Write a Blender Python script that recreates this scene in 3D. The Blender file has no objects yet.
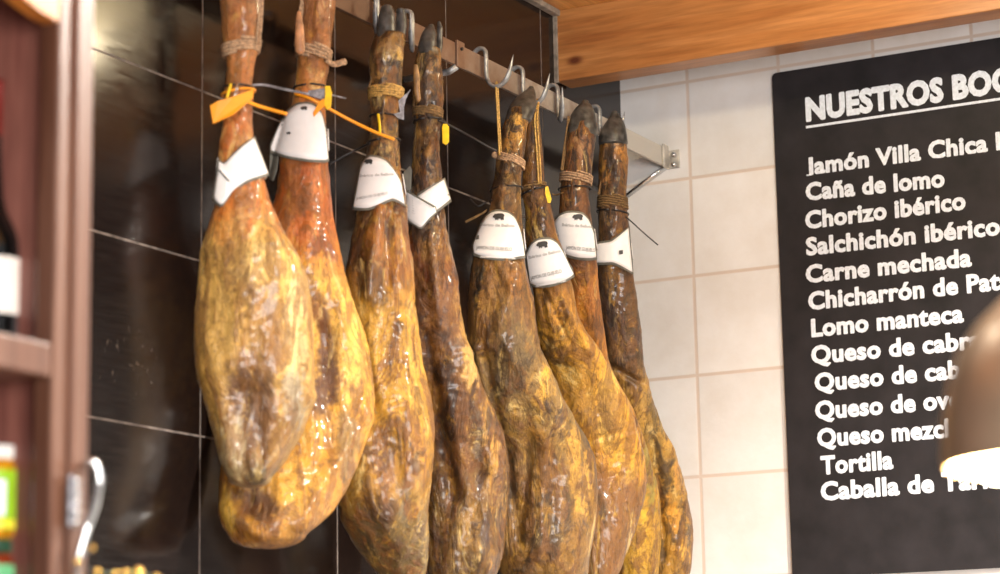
import bpy, math, random
from mathutils import Vector, Matrix, noise
random.seed(7)
S = bpy.context.scene
COL = S.collection
PI = math.pi
# ------------------------------------------------------------------ camera solve
YAW, PIT, ROL, F = 0.49364673, 0.19018636, -0.01842492, 2369.06
CAM = Vector((-4.318, -2.031, 1.5))
fw = Vector((math.cos(PIT)*math.cos(YAW), math.cos(PIT)*math.sin(YAW), math.sin(PIT)))
rt = fw.cross(Vector((0, 0, 1))).normalized()
up = rt.cross(fw)
rt, up = (math.cos(ROL)*rt + math.sin(ROL)*up), (-math.sin(ROL)*rt + math.cos(ROL)*up)

def ray(x, y):
    return rt*((x-500)/F) - up*((y-287)/F) + fw
def atY(x, y, Y):
    d = ray(x, y); return CAM + d*((Y-CAM.y)/d.y)
def atX(x, y, X):
    d = ray(x, y); return CAM + d*((X-CAM.x)/d.x)
def atD(x, y, D):
    return CAM + ray(x, y)*D
def depth(p):
    return (p-CAM).dot(fw)

def lin(c):
    return tuple(((v/255)/12.92 if v/255 <= .04045 else (((v/255)+.055)/1.055)**2.4) for v in c)
def lin4(c):
    return lin(c) + (1,)

# ------------------------------------------------------------------ materials
def new_mat(name):
    m = bpy.data.materials.new(name); m.use_nodes = True
    nt = m.node_tree
    return m, nt, nt.nodes['Principled BSDF']
def N(nt, t, **kw):
    n = nt.nodes.new(t)
    for k, v in kw.items():
        if k in n.inputs: n.inputs[k].default_value = v
        else: setattr(n, k, v)
    return n
def mixc(nt, fac, a, b, blend='MIX'):
    m = nt.nodes.new('ShaderNodeMix'); m.data_type = 'RGBA'; m.blend_type = blend
    for idx, v in ((0, fac), (6, a), (7, b)):
        if isinstance(v, bpy.types.NodeSocket): nt.links.new(v, m.inputs[idx])
        else: m.inputs[idx].default_value = v
    return m.outputs[2]
def ramp(nt, src, stops):
    r = nt.nodes.new('ShaderNodeValToRGB')
    el = r.color_ramp.elements
    while len(el) < len(stops): el.new(.5)
    for e, (p, c) in zip(el, stops):
        e.position = p; e.color = c if len(c) == 4 else tuple(c)+(1,)
    nt.links.new(src, r.inputs[0]); return r.outputs[0]
def coords(nt, scale=(1, 1, 1), loc=(0, 0, 0), which='Object'):
    tc = nt.nodes.new('ShaderNodeTexCoord'); mp = nt.nodes.new('ShaderNodeMapping')
    mp.inputs['Scale'].default_value = scale; mp.inputs['Location'].default_value = loc
    nt.links.new(tc.outputs[which], mp.inputs[0]); return mp.outputs[0]
def nz(nt, vec, scale, detail=4, rough=.55, dist=0):
    n = N(nt, 'ShaderNodeTexNoise'); n.inputs['Scale'].default_value = scale
    n.inputs['Detail'].default_value = detail; n.inputs['Roughness'].default_value = rough
    n.inputs['Distortion'].default_value = dist
    nt.links.new(vec, n.inputs['Vector']); return n.outputs['Fac']
def bump(nt, bs, h, strength=.3, dist=.002, prev=None):
    b = N(nt, 'ShaderNodeBump'); b.inputs['Strength'].default_value = strength
    b.inputs['Distance'].default_value = dist
    nt.links.new(h, b.inputs['Height'])
    if prev is not None: nt.links.new(prev, b.inputs['Normal'])
    nt.links.new(b.outputs[0], bs.inputs['Normal']); return b.outputs[0]
BW = ((0, (0, 0, 0, 1)), (1, (1, 1, 1, 1)))

def simple(name, col, rough=.5, metal=0, var=.15, scale=30, bmp=.1, spec=.5, coat=0, stretch=(1, 1, 1)):
    m, nt, bs = new_mat(name)
    v = coords(nt, stretch); f = nz(nt, v, scale)
    a = lin4([max(0, c*(1-var)) for c in col]); b = lin4([min(255, c*(1+var)) for c in col])
    nt.links.new(ramp(nt, f, ((.3, a), (.7, b))), bs.inputs['Base Color'])
    bs.inputs['Roughness'].default_value = rough; bs.inputs['Metallic'].default_value = metal
    bs.inputs['Specular IOR Level'].default_value = spec
    bs.inputs['Coat Weight'].default_value = coat
    if bmp: bump(nt, bs, f, bmp, .001)
    return m

def wood(name, base, dark, light, scale=(1, 1, 1), gr=6, rough=.35, knots=None, coat=.2):
    m, nt, bs = new_mat(name)
    v = coords(nt, scale)
    f1 = nz(nt, v, gr, 5, .6, .6); f2 = nz(nt, v, gr*5, 4, .6)
    c = ramp(nt, f1, ((.25, lin4(dark)), (.5, lin4(base)), (.72, lin4(light))))
    c = mixc(nt, .45, c, ramp(nt, f2, ((.3, (.35, .3, .28, 1)), (.62, (1, 1, 1, 1)))), 'MULTIPLY')
    if knots:
        tc = nt.nodes.new('ShaderNodeTexCoord')
        for (p, r) in knots:
            d = N(nt, 'ShaderNodeVectorMath', operation='DISTANCE')
            w = nt.nodes.new('ShaderNodeMapping'); w.inputs['Scale'].default_value = (1, .55, 1)
            nt.links.new(tc.outputs['Object'], w.inputs[0])
            nt.links.new(w.outputs[0], d.inputs[0]); d.inputs[1].default_value = (p[0], p[1]*.55, p[2])
            k = ramp(nt, d.outputs['Value'], ((r*.35, (1, 1, 1, 1)), (r, (0, 0, 0, 1))))
            c = mixc(nt, k, c, lin4([dark[0]*.62, dark[1]*.5, dark[2]*.5]))
    nt.links.new(c, bs.inputs['Base Color'])
    bs.inputs['Roughness'].default_value = rough; bs.inputs['Coat Weight'].default_value = coat
    bs.inputs['Coat Roughness'].default_value = .2
    bump(nt, bs, f2, .12, .001)
    return m

def emis(name, col, st):
    m, nt, bs = new_mat(name)
    bs.inputs['Base Color'].default_value = lin4(col)
    bs.inputs['Emission Color'].default_value = lin4(col); bs.inputs['Emission Strength'].default_value = st
    return m

def tile_mat(name, axis, pitch, origin, tile_c, tile_c2, grout_c, gw, rough, white):
    m, nt, bs = new_mat(name)
    tc = nt.nodes.new('ShaderNodeTexCoord'); sp = nt.nodes.new('ShaderNodeSeparateXYZ')
    nt.links.new(tc.outputs['Object'], sp.inputs[0])
    ds, idx = [], []
    for ax, pt, o in ((axis, pitch[0], origin[0]), (2, pitch[1], origin[1])):
        a = N(nt, 'ShaderNodeMath', operation='SUBTRACT'); nt.links.new(sp.outputs[ax], a.inputs[0]); a.inputs[1].default_value = o
        b = N(nt, 'ShaderNodeMath', operation='DIVIDE'); nt.links.new(a.outputs[0], b.inputs[0]); b.inputs[1].default_value = pt
        fl = N(nt, 'ShaderNodeMath', operation='FLOOR'); nt.links.new(b.outputs[0], fl.inputs[0]); idx.append(fl.outputs[0])
        p = N(nt, 'ShaderNodeMath', operation='PINGPONG'); nt.links.new(b.outputs[0], p.inputs[0]); p.inputs[1].default_value = .5
        q = N(nt, 'ShaderNodeMath', operation='MULTIPLY'); nt.links.new(p.outputs[0], q.inputs[0]); q.inputs[1].default_value = pt
        ds.append(q.outputs[0])
    mn = N(nt, 'ShaderNodeMath', operation='MINIMUM'); nt.links.new(ds[0], mn.inputs[0]); nt.links.new(ds[1], mn.inputs[1])
    g = N(nt, 'ShaderNodeMapRange'); nt.links.new(mn.outputs[0], g.inputs[0])
    g.inputs[1].default_value = gw*.45; g.inputs[2].default_value = gw; g.inputs[3].default_value = 1; g.inputs[4].default_value = 0
    grout = g.outputs[0]
    cb = nt.nodes.new('ShaderNodeCombineXYZ'); nt.links.new(idx[0], cb.inputs[0]); nt.links.new(idx[1], cb.inputs[1])
    wn = nt.nodes.new('ShaderNodeTexWhiteNoise'); nt.links.new(cb.outputs[0], wn.inputs['Vector'])
    v = coords(nt)
    if white:
        f = nz(nt, v, 9, 6, .6); f2 = nz(nt, v, 60, 3)
        c = mixc(nt, ramp(nt, f, ((.35, (0, 0, 0, 1)), (.7, (1, 1, 1, 1)))), lin4(tile_c), lin4(tile_c2))
        c = mixc(nt, .12, c, wn.outputs['Value'], 'MULTIPLY')
        c = mixc(nt, grout, c, lin4(grout_c))
        h = N(nt, 'ShaderNodeMath', operation='SUBTRACT'); nt.links.new(f2, h.inputs[0]); nt.links.new(grout, h.inputs[1])
        nt.links.new(h.outputs[0], N(nt, 'ShaderNodeMath').inputs[0])
        bump(nt, bs, h.outputs[0], .25, .0015)
        bs.inputs['Roughness'].default_value = rough
    else:
        vs = coords(nt, (.35, .35, 5)); st = nz(nt, vs, 38, 5, .7)
        f = nz(nt, v, 4, 4)
        c = mixc(nt, f, lin4(tile_c), lin4(tile_c2))
        # pale flecks in a round patch low on the left tiles
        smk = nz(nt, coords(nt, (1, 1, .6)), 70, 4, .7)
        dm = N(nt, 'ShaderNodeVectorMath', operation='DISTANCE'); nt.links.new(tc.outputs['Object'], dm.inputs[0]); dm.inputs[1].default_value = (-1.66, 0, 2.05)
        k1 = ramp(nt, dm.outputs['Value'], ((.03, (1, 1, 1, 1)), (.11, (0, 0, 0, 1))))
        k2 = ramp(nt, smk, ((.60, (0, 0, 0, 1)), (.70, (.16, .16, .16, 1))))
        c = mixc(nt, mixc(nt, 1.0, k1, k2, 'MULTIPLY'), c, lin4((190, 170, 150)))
        gn = nz(nt, v, 50, 2)
        gc = mixc(nt, ramp(nt, gn, ((.35, (0, 0, 0, 1)), (.65, (1, 1, 1, 1)))), lin4(grout_c), lin4([x*.6 for x in grout_c]))
        c = mixc(nt, grout, c, gc)
        rr = ramp(nt, st, ((.3, (rough*.7,)*3+(1,)), (.7, (rough*1.5,)*3+(1,))))
        rr = mixc(nt, grout, rr, (.8, .8, .8, 1))
        nt.links.new(rr, bs.inputs['Roughness'])
        b1 = bump(nt, bs, st, .06, .0006)
        inv = N(nt, 'ShaderNodeMath', operation='SUBTRACT'); inv.inputs[0].default_value = 1; nt.links.new(grout, inv.inputs[1])
        bump(nt, bs, inv.outputs[0], .25, .001, b1)
        bs.inputs['Specular IOR Level'].default_value = .45
    nt.links.new(c, bs.inputs['Base Color'])
    return m

def ham_mat(name, seed, mott=.55, wr=.45, dark=(62, 38, 18), gold=(226, 172, 74), rough=.36):
    m, nt, bs = new_mat(name)
    at = nt.nodes.new('ShaderNodeVertexColor'); at.layer_name = 'Col'
    off = (seed*3.1, seed*1.7, seed*2.3)
    vs = coords(nt, (1, 1, .38), off); v = coords(nt, (1, 1, 1), off)
    blot = nz(nt, vs, 26, 6, .68, 1.2)         # long blotches
    fine = nz(nt, v, 120, 5, .7, .4)           # grain
    big = nz(nt, vs, 9, 4, .6, .8)
    c = at.outputs['Color']
    bn = nz(nt, coords(nt, (1, 1, .62), (off[2]+1, off[1]+2, off[0])), 33, 9, .70, .9)
    msk = ramp(nt, bn, ((.465, (0, 0, 0, 1)), (.515, (1, 1, 1, 1))))
    mm = N(nt, 'ShaderNodeMath', operation='MULTIPLY'); nt.links.new(msk, mm.inputs[0]); nt.links.new(at.outputs['Alpha'], mm.inputs[1])
    c = mixc(nt, mm.outputs[0], c, lin4((48, 33, 25)))
    stk = nz(nt, coords(nt, (1, 1, .28), (off[1], off[2], off[0])), 17, 9, .72, 1.6)
    c = mixc(nt, ramp(nt, stk, ((.50, (0, 0, 0, 1)), (.545, (.5+mott*.5,)*3+(1,)))), c, lin4([(d*.55+b*.45) for d, b in zip(dark, (176, 112, 44))]))
    c = mixc(nt, ramp(nt, stk, ((.35, (.55, .55, .55, 1)), (.42, (0, 0, 0, 1)))), c, lin4((246, 212, 132)))
    c = mixc(nt, ramp(nt, blot, ((.53, (0, 0, 0, 1)), (.60, (mott,)*3+(1,)))), c, lin4(dark))
    c = mixc(nt, ramp(nt, blot, ((.30, (.5, .5, .5, 1)), (.44, (0, 0, 0, 1)))), c, lin4(gold))
    mid = nz(nt, coords(nt, (1, 1, .5), (off[0]+5, off[1], off[2])), 62, 8, .74, .8)
    c = mixc(nt, ramp(nt, mid, ((.54, (0, 0, 0, 1)), (.62, (mott*.8,)*3+(1,)))), c, lin4(dark))
    c = mixc(nt, ramp(nt, mid, ((.33, (.4, .4, .4, 1)), (.43, (0, 0, 0, 1)))), c, lin4([min(255, g*1.08) for g in gold]))
    c = mixc(nt, .55, c, ramp(nt, fine, ((.34, (.25, .17, .10, 1)), (.50, (1, 1, 1, 1)))), 'MULTIPLY')
    c = mixc(nt, ramp(nt, big, ((.56, (0, 0, 0, 1)), (.75, (.2, .2, .2, 1)))), c, lin4((128, 112, 70)))
    rg = N(nt, 'ShaderNodeTexNoise'); rg.noise_type = 'RIDGED_MULTIFRACTAL'; rg.inputs['Scale'].default_value = 24
    rg.inputs['Detail'].default_value = 5; rg.inputs['Roughness'].default_value = .62; rg.inputs['Distortion'].default_value = .5
    nt.links.new(coords(nt, (1, 1, .36), (off[2], off[0], off[1])), rg.inputs['Vector'])
    crease = ramp(nt, rg.outputs['Fac'], ((.70, (0, 0, 0, 1)), (.88, (wr,)*3+(1,))))
    c = mixc(nt, crease, c, lin4([d*.8 for d in dark]))
    nt.links.new(c, bs.inputs['Base Color'])
    rr = ramp(nt, big, ((.3, (rough*.75,)*3+(1,)), (.7, (rough*1.6,)*3+(1,))))
    nt.links.new(rr, bs.inputs['Roughness'])
    bs.inputs['Specular IOR Level'].default_value = .5
    bs.inputs['Coat Weight'].default_value = .3; bs.inputs['Coat Roughness'].default_value = .13
    b1 = bump(nt, bs, blot, .8, .010); b1 = bump(nt, bs, stk, .8, .010, b1); b1 = bump(nt, bs, mid, .55, .004, b1); b1 = bump(nt, bs, rg.outputs['Fac'], .45, -.004, b1)
    vor = N(nt, 'ShaderNodeTexVoronoi'); vor.inputs['Scale'].default_value = 95; vor.feature = 'SMOOTH_F1'
    nt.links.new(coords(nt, (1, 1, .55), off), vor.inputs['Vector'])
    b2 = bump(nt, bs, vor.outputs['Distance'], .28, .003, b1)
    bump(nt, bs, fine, .45, .0022, b2)
    return m

M = {}
M['hoof'] = simple('hoof_horn', (60, 59, 57), .4, 0, .5, 70, .7)
M['rope'] = simple('sisal_rope', (164, 134, 104), .85, 0, .3, 260, .8)
M['rope_gold'] = simple('oiled_rope', (176, 140, 76), .6, 0, .3, 260, .8)
M['rope_dark'] = simple('smoky_rope', (112, 86, 52), .8, 0, .3, 260, .8)
M['paper'] = simple('label_paper', (240, 238, 236), .45, 0, .02, 40, .03)
M['border'] = simple('label_edge', (112, 110, 100), .4, 0, .12, 60, .05)
M['ink'] = simple('label_ink', (58, 56, 54), .6, 0, .05, 40, 0)
M['ink_soft'] = simple('label_soft_ink', (176, 174, 172), .6, 0, .05, 40, 0)
M['orange'] = simple('orange_plastic', (255, 160, 30), .35, 0, .06, 40, .02)
M['yellow'] = simple('yellow_plastic', (250, 200, 30), .35, 0, .08, 90, .1)
M['tie'] = simple('black_plastic', (34, 30, 30), .35, 0, .1, 40, 0)
M['tie_grey'] = simple('clear_grey_plastic', (128, 128, 134), .2, 0, .3, 120, .1)
M['steel'] = simple('hook_steel', (140, 142, 144), .45, .5, .3, 60, .1)
m_, nt_, bs_ = new_mat('rusty_rail_lit_end')
sp_ = nt_.nodes.new('ShaderNodeSeparateXYZ'); tc_ = nt_.nodes.new('ShaderNodeTexCoord'); nt_.links.new(tc_.outputs['Object'], sp_.inputs[0])
ad_ = N(nt_, 'ShaderNodeMath', operation='ADD'); nt_.links.new(sp_.outputs[0], ad_.inputs[0]); nt_.links.new(nz(nt_, coords(nt_, (1, 1, 1)), 14, 6, .7), ad_.inputs[1])
mr_ = N(nt_, 'ShaderNodeMapRange'); nt_.links.new(ad_.outputs[0], mr_.inputs[0]); mr_.inputs[1].default_value = -.75; mr_.inputs[2].default_value = .35
c_ = ramp(nt_, mr_.outputs[0], ((0, lin4((92, 64, 46))), (.35, lin4((118, 92, 74))), (.6, lin4((138, 124, 112))), (.9, lin4((190, 184, 174)))))  # brown rust blending to a pale right end, where falling light is painted in
nt_.links.new(c_, bs_.inputs['Base Color']); bs_.inputs['Roughness'].default_value = .5; bs_.inputs['Metallic'].default_value = .15
bump(nt_, bs_, nz(nt_, coords(nt_), 90, 4), .3, .001)
M['rail'] = m_
M['plate'] = simple('zinc_plate', (176, 170, 160), .45, .2, .2, 60, .1)
M['chrome'] = simple('chrome_metal', (200, 200, 200), .15, 1, .05, 40, 0)
M['brass'] = simple('brass_metal', (214, 176, 96), .2, 1, .1, 40, 0)
M['fascia'] = wood('honey_pine', (170, 114, 64), (148, 88, 44), (188, 132, 80), (6, .55, 9), 3.2, .38,
                   [((-.3, -.045, 2.812), .013), ((-.3, -.545, 2.905), .016), ((-.3, -.70, 2.915), .02)])
M['soffit'] = wood('honey_pine_boards', (222, 156, 84), (190, 122, 58), (236, 178, 104), (.6, 8, 6), 3, .4)
M['cab'] = wood('mahogany_stain', (122, 74, 64), (86, 46, 40), (148, 98, 84), (9, 9, .8), 4, .4)
M['cab_front'] = wood('mahogany_front', (92, 58, 42), (62, 36, 25), (114, 82, 66), (12, 12, .6), 3, .36)
M['valance'] = wood('amber_wood', (190, 120, 48), (140, 78, 28), (214, 150, 72), (1, 8, 8), 3, .36)  # more golden than the reddish cabinet wood
M['dust'] = simple('grey_caulk', (128, 118, 108), .9, 0, .2, 60, .3)
M['white_wall'] = tile_mat('white_wall_tile', 1, (.2, .203), (-.152, 2.0125), (243, 240, 237), (232, 226, 219), (216, 199, 185), .0046, .42, True)
M['dark_wall'] = tile_mat('dark_gloss_tile', 0, (.375, .2625), (-.357, 2.2135), (28, 19, 16), (21, 15, 13), (132, 120, 112), .0020, .13, False)
M['floor'] = simple('floor_tile', (130, 104, 84), .4, 0, .15, 4, .05)
M['board'] = simple('blackboard_print', (37, 34, 36), .62, 0, .22, 14, .12, .3)
M['chalk'] = simple('white_lettering', (226, 232, 240), .6, 0, .06, 160, .05)
M['bottle'] = simple('black_bottle_glass', (8, 9, 9), .06, 0, .1, 20, 0, .7)
M['capsule'] = simple('red_foil_capsule', (120, 36, 30), .35, .2, .1, 40, .05)
M['label_cream'] = simple('cream_bottle_label', (244, 234, 222), .6, 0, .03, 40, .02)
M['lid_white'] = simple('white_jar_lid', (236, 232, 224), .35, 0, .03, 40, .02)
M['lid_green'] = simple('dark_green_jar_lid', (44, 78, 56), .3, .1, .08, 40, .02)
M['jar_gold'] = simple('amber_jar_contents', (206, 140, 26), .12, 0, .25, 60, .05)
M['jar_red'] = simple('red_jar_contents', (130, 52, 26), .12, 0, .3, 60, .05)
M['lab_green'] = simple('lime_jar_label', (150, 196, 30), .4, 0, .06, 30, .02)
M['lab_teal'] = simple('green_jar_label', (110, 190, 130), .4, 0, .1, 60, .02)
M['lab_white'] = simple('white_label_panel', (236, 240, 244), .4, 0, .03, 30, .02)
M['lab_yellow'] = simple('yellow_label_band', (240, 226, 60), .4, 0, .05, 30, .02)
M['shade'] = simple('bronze_lamp_shade', (152, 132, 110), .34, .55, .06, 12, .02)
M['shade_in'] = simple('white_shade_lining', (250, 240, 220), .5, 0, .02, 12, 0)
M['bulb'] = emis('lit_diffuser', (255, 222, 160), 40)
M['down'] = emis('lit_downlight', (255, 226, 160), 14)
M['cable'] = simple('dark_cable', (30, 26, 24), .5, 0, .05, 40, 0)

# ------------------------------------------------------------------ object helpers
def tag(o, label=None, cat=None, group=None, kind=None):
    if label: o['label'] = label
    if cat: o['category'] = cat
    if group: o['group'] = group
    if kind: o['kind'] = kind
    return o
def empty(name, loc, label, cat, group=None):
    o = bpy.data.objects.new(name, None); COL.objects.link(o)
    o.location = loc; o.empty_display_size = .03
    return tag(o, label, cat, group)
def origin_of(p):
    t = Vector((0, 0, 0))
    while p: t += p.location; p = p.parent
    return t
def mk(name, V, Fc, mat, parent=None, smooth=True, loc=None):
    """mesh object from WORLD coordinates"""
    org = origin_of(parent)
    l = Vector(loc) - org if loc is not None else Vector((0, 0, 0))
    me = bpy.data.meshes.new(name)
    me.from_pydata([tuple(Vector(v)-org-l) for v in V], [], Fc)
    me.materials.append(mat); me.update()
    if smooth: me.polygons.foreach_set('use_smooth', [True]*len(me.polygons))
    o = bpy.data.objects.new(name, me); COL.objects.link(o)
    if parent: o.parent = parent
    o.location = l
    return o

def box_geo(lo, hi):
    x0, y0, z0 = lo; x1, y1, z1 = hi
    V = [(x0,y0,z0),(x1,y0,z0),(x1,y1,z0),(x0,y1,z0),(x0,y0,z1),(x1,y0,z1),(x1,y1,z1),(x0,y1,z1)]
    return V, [(3,2,1,0),(4,5,6,7),(0,1,5,4),(1,2,6,5),(2,3,7,6),(3,0,4,7)]
def join(*gs):
    V, Fc = [], []
    for v, f in gs:
        n = len(V); V += list(v); Fc += [tuple(i+n for i in q) for q in f]
    return V, Fc
def boxo(name, lo, hi, mat, parent=None, bev=.002):
    V, Fc = box_geo(lo, hi)
    o = mk(name, V, Fc, mat, parent, False)
    if bev:
        b = o.modifiers.new('b', 'BEVEL'); b.width = bev; b.segments = 2
    return o
def tube_geo(path, rad, seg=10, closed=False, flat=1.0, refv=None):
    """tube along world points; rad scalar or list; flat squashes along the second axis"""
    P = [Vector(p) for p in path]; n = len(P)
    R = rad if isinstance(rad, (list, tuple)) else [rad]*n
    V, Fc = [], []
    prev = None
    for i in range(n):
        a = P[(i-1) % n] if (closed or i > 0) else P[0]
        b = P[(i+1) % n] if (closed or i < n-1) else P[-1]
        t = (b-a).normalized()
        if prev is None:
            r = refv or (Vector((0, 0, 1)) if abs(t.z) < .9 else Vector((1, 0, 0)))
            u = t.cross(r).normalized()
        else:
            u = (prev - t*prev.dot(t)).normalized()
        prev = u; w = t.cross(u)
        for k in range(seg):
            an = 2*PI*k/seg
            V.append(P[i] + u*math.cos(an)*R[i] + w*math.sin(an)*R[i]*flat)
    m = n if closed else n-1
    for i in range(m):
        for k in range(seg):
            a = i*seg+k; b = i*seg+(k+1) % seg; c = ((i+1) % n)*seg+(k+1) % seg; d = ((i+1) % n)*seg+k
            Fc.append((a, b, c, d))
    if not closed:
        Fc.append(tuple(range(seg-1, -1, -1))); Fc.append(tuple((n-1)*seg+k for k in range(seg)))
    return V, Fc
def smooth_path(P, k=6, closed=False):
    P = [Vector(p) for p in P]; n = len(P); out = []
    for i in range(n if closed else n-1):
        p0 = P[(i-1) % n] if (closed or i > 0) else P[0]; p1 = P[i]; p2 = P[(i+1) % n]
        p3 = P[(i+2) % n] if (closed or i+2 < n) else P[-1]
        for j in range(k):
            t = j/k
            out.append(.5*((2*p1)+(p2-p0)*t+(2*p0-5*p1+4*p2-p3)*t*t+(3*p1-p0-3*p2+p3)*t**3))
    if not closed: out.append(P[-1])
    return out
def lathe_geo(c, prof, seg=40, cap=True):
    V, Fc = [], []
    for r, z in prof:
        for k in range(seg):
            a = 2*PI*k/seg; V.append((c[0]+r*math.cos(a), c[1]+r*math.sin(a), c[2]+z))
    for i in range(len(prof)-1):
        for k in range(seg):
            Fc.append((i*seg+k, i*seg+(k+1) % seg, (i+1)*seg+(k+1) % seg, (i+1)*seg+k))
    if cap:
        Fc.append(tuple(range(seg-1, -1, -1))); Fc.append(tuple((len(prof)-1)*seg+k for k in range(seg)))
    return V, Fc
def ball_geo(c, r, seg=16):
    prof = [(max(1e-5, r*math.sin(PI*i/10)), -r*math.cos(PI*i/10)) for i in range(11)]
    return lathe_geo(c, prof, seg)

# ------------------------------------------------------------------ hams
class Rows:
    """outline of a hanging body: (y, left, right) rows seen from the front, turned into a solid that hangs
    along its own vertical axis at its own distance"""
    def __init__(s, rows, Y0, Y1, cap=8, ratio=.92, topcap=3, bmax=.062):
        s.rows = rows; s.Y0, s.Y1 = Y0, Y1; s.cap = cap; s.ratio = ratio; s.tc = topcap; s.bmax = bmax
        s.ya, s.yb = rows[0][0], rows[-1][0]
        n = int((s.yb-s.ya)/1.0)+1
        L = [s._li(s.ya+i, 1) for i in range(n)]; R = [s._li(s.ya+i, 2) for i in range(n)]
        for _ in range(10):
            L = [L[0]]+[(L[i-1]+2*L[i]+L[i+1])/4 for i in range(1, n-1)]+[L[-1]]
            R = [R[0]]+[(R[i-1]+2*R[i]+R[i+1])/4 for i in range(1, n-1)]+[R[-1]]
        s.L, s.R, s.n = L, R, n
    def _li(s, y, k):
        r = s.rows
        for a, b in zip(r, r[1:]):
            if y <= b[0]: return a[k]+(b[k]-a[k])*max(0, (y-a[0])/(b[0]-a[0]))
        return r[-1][k]
    def lr(s, y):
        t = min(max(y-s.ya, 0), s.n-1.001); i = int(t); f = t-i
        i2 = min(i+1, s.n-1)
        return s.L[i]*(1-f)+s.L[i2]*f, s.R[i]*(1-f)+s.R[i2]*f
    def frame(s, y):
        l, r = s.lr(y)
        t = min(1, max(0, (y-s.ya)/(s.yb-s.ya)))
        Y = s.Y0+(s.Y1-s.Y0)*t
        c = atY((l+r)/2, y, Y); z = depth(c); h = (r-l)/2*z/F
        if y > s.yb:
            k = math.sqrt(max(0, 1-((y-s.yb)/s.cap)**2)); h *= k
        if y < s.ya:
            k = math.sqrt(max(0, 1-((s.ya-y)/s.tc)**2)); h *= k
        b = s.ratio*h if h < .042 else min(s.ratio*.042+(h-.042)*.55, s.bmax)
        d = (c-CAM); d.z = 0; d.normalize(); m = Vector((d.y, -d.x, 0))
        return c, h, b, m, d
    def front(s, x, y, off=.004, spread=1.25):
        """point just in front of the surface at image place x, y"""
        c, h, b, m, d = s.frame(y)
        z = depth(c); u = ((x-(sum(s.lr(y)))/2)*z/F)/max(h, 1e-4)
        dd = b*math.sqrt(max(0, 1-(u/spread)**2))+off
        return atD(x, y, z-dd)
    def ring(s, y, k, nseg, off):
        c, h, b, m, d = s.frame(y)
        a = 2*PI*k/nseg
        return c+m*math.sin(a)*(h+off)-d*math.cos(a)*(b+off)

def build_rows(R, nseg, step, seed, amp=.004, lump=1.0, ridges=(), hor=()):
    ys = []
    for i in range(5, 0, -1): ys.append(R.ya-R.tc*math.sin(PI/2*i/5))
    y = R.ya
    while y < R.yb: ys.append(y); y += step
    for i in range(0, 9): ys.append(R.yb+R.cap*math.sin(PI/2*i/8))
    V, info = [], []
    so = Vector((seed*5.3, seed*2.9, seed*7.7))
    for y in ys:
        c, h, b, m, d = R.frame(y)
        l, r = R.lr(y); cx = (l+r)/2; hw = (r-l)/2
        body = min(1, max(0, (h-.03)/.05))
        for k in range(nseg):
            a = 2*PI*k/nseg; sn, cs = math.sin(a), math.cos(a)
            p = c+m*sn*h-d*cs*b
            nrm = (m*sn/max(h, .005)-d*cs/max(b, .005)).normalized()
            q = Vector((p.x, p.y, p.z*.55))
            # long folds, lumps, wrinkles
            n1 = noise.noise(q*14+so); n2 = noise.noise(Vector((p.x, p.y, p.z*.35))*34+so*2)
            n3 = noise.noise(p*85+so*3); n4 = 1-abs(noise.noise(Vector((p.x, p.y, p.z*.3))*26+so*4))*2.2
            edge = 1-.45*abs(sn)
            dsp = amp*lump*((n1*1.5*(.6+body))+n2*.75+n3*.3+max(0, n4)**3*.45)*edge
            px = cx+hw*sn
            if cs > -.1:
                for (x0, y0, x1, y1, w, hh) in ridges:
                    vx, vy = x1-x0, y1-y0; tt = ((px-x0)*vx+(y-y0)*vy)/(vx*vx+vy*vy)
                    tt = min(1, max(0, tt)); dx, dy = px-x0-vx*tt, y-y0-vy*tt
                    g = math.exp(-(dx*dx+dy*dy)/(w*w)); dsp += 1.5*hh*g*max(0, cs)**.5
            lim = min(h, b)*.5
            dsp = max(-lim, min(lim, dsp))
            V.append(p+nrm*dsp); info.append((px, y, cs, p))
    Fc = []
    for i in range(len(ys)-1):
        for k in range(nseg):
            Fc.append((i*nseg+k, i*nseg+(k+1) % nseg, (i+1)*nseg+(k+1) % nseg, (i+1)*nseg+k))
    Fc.append(tuple(range(nseg-1, -1, -1))); Fc.append(tuple((len(ys)-1)*nseg+k for k in range(nseg)))
    Fc = [tuple(reversed(f)) for f in Fc]
    return V, Fc, info

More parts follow.
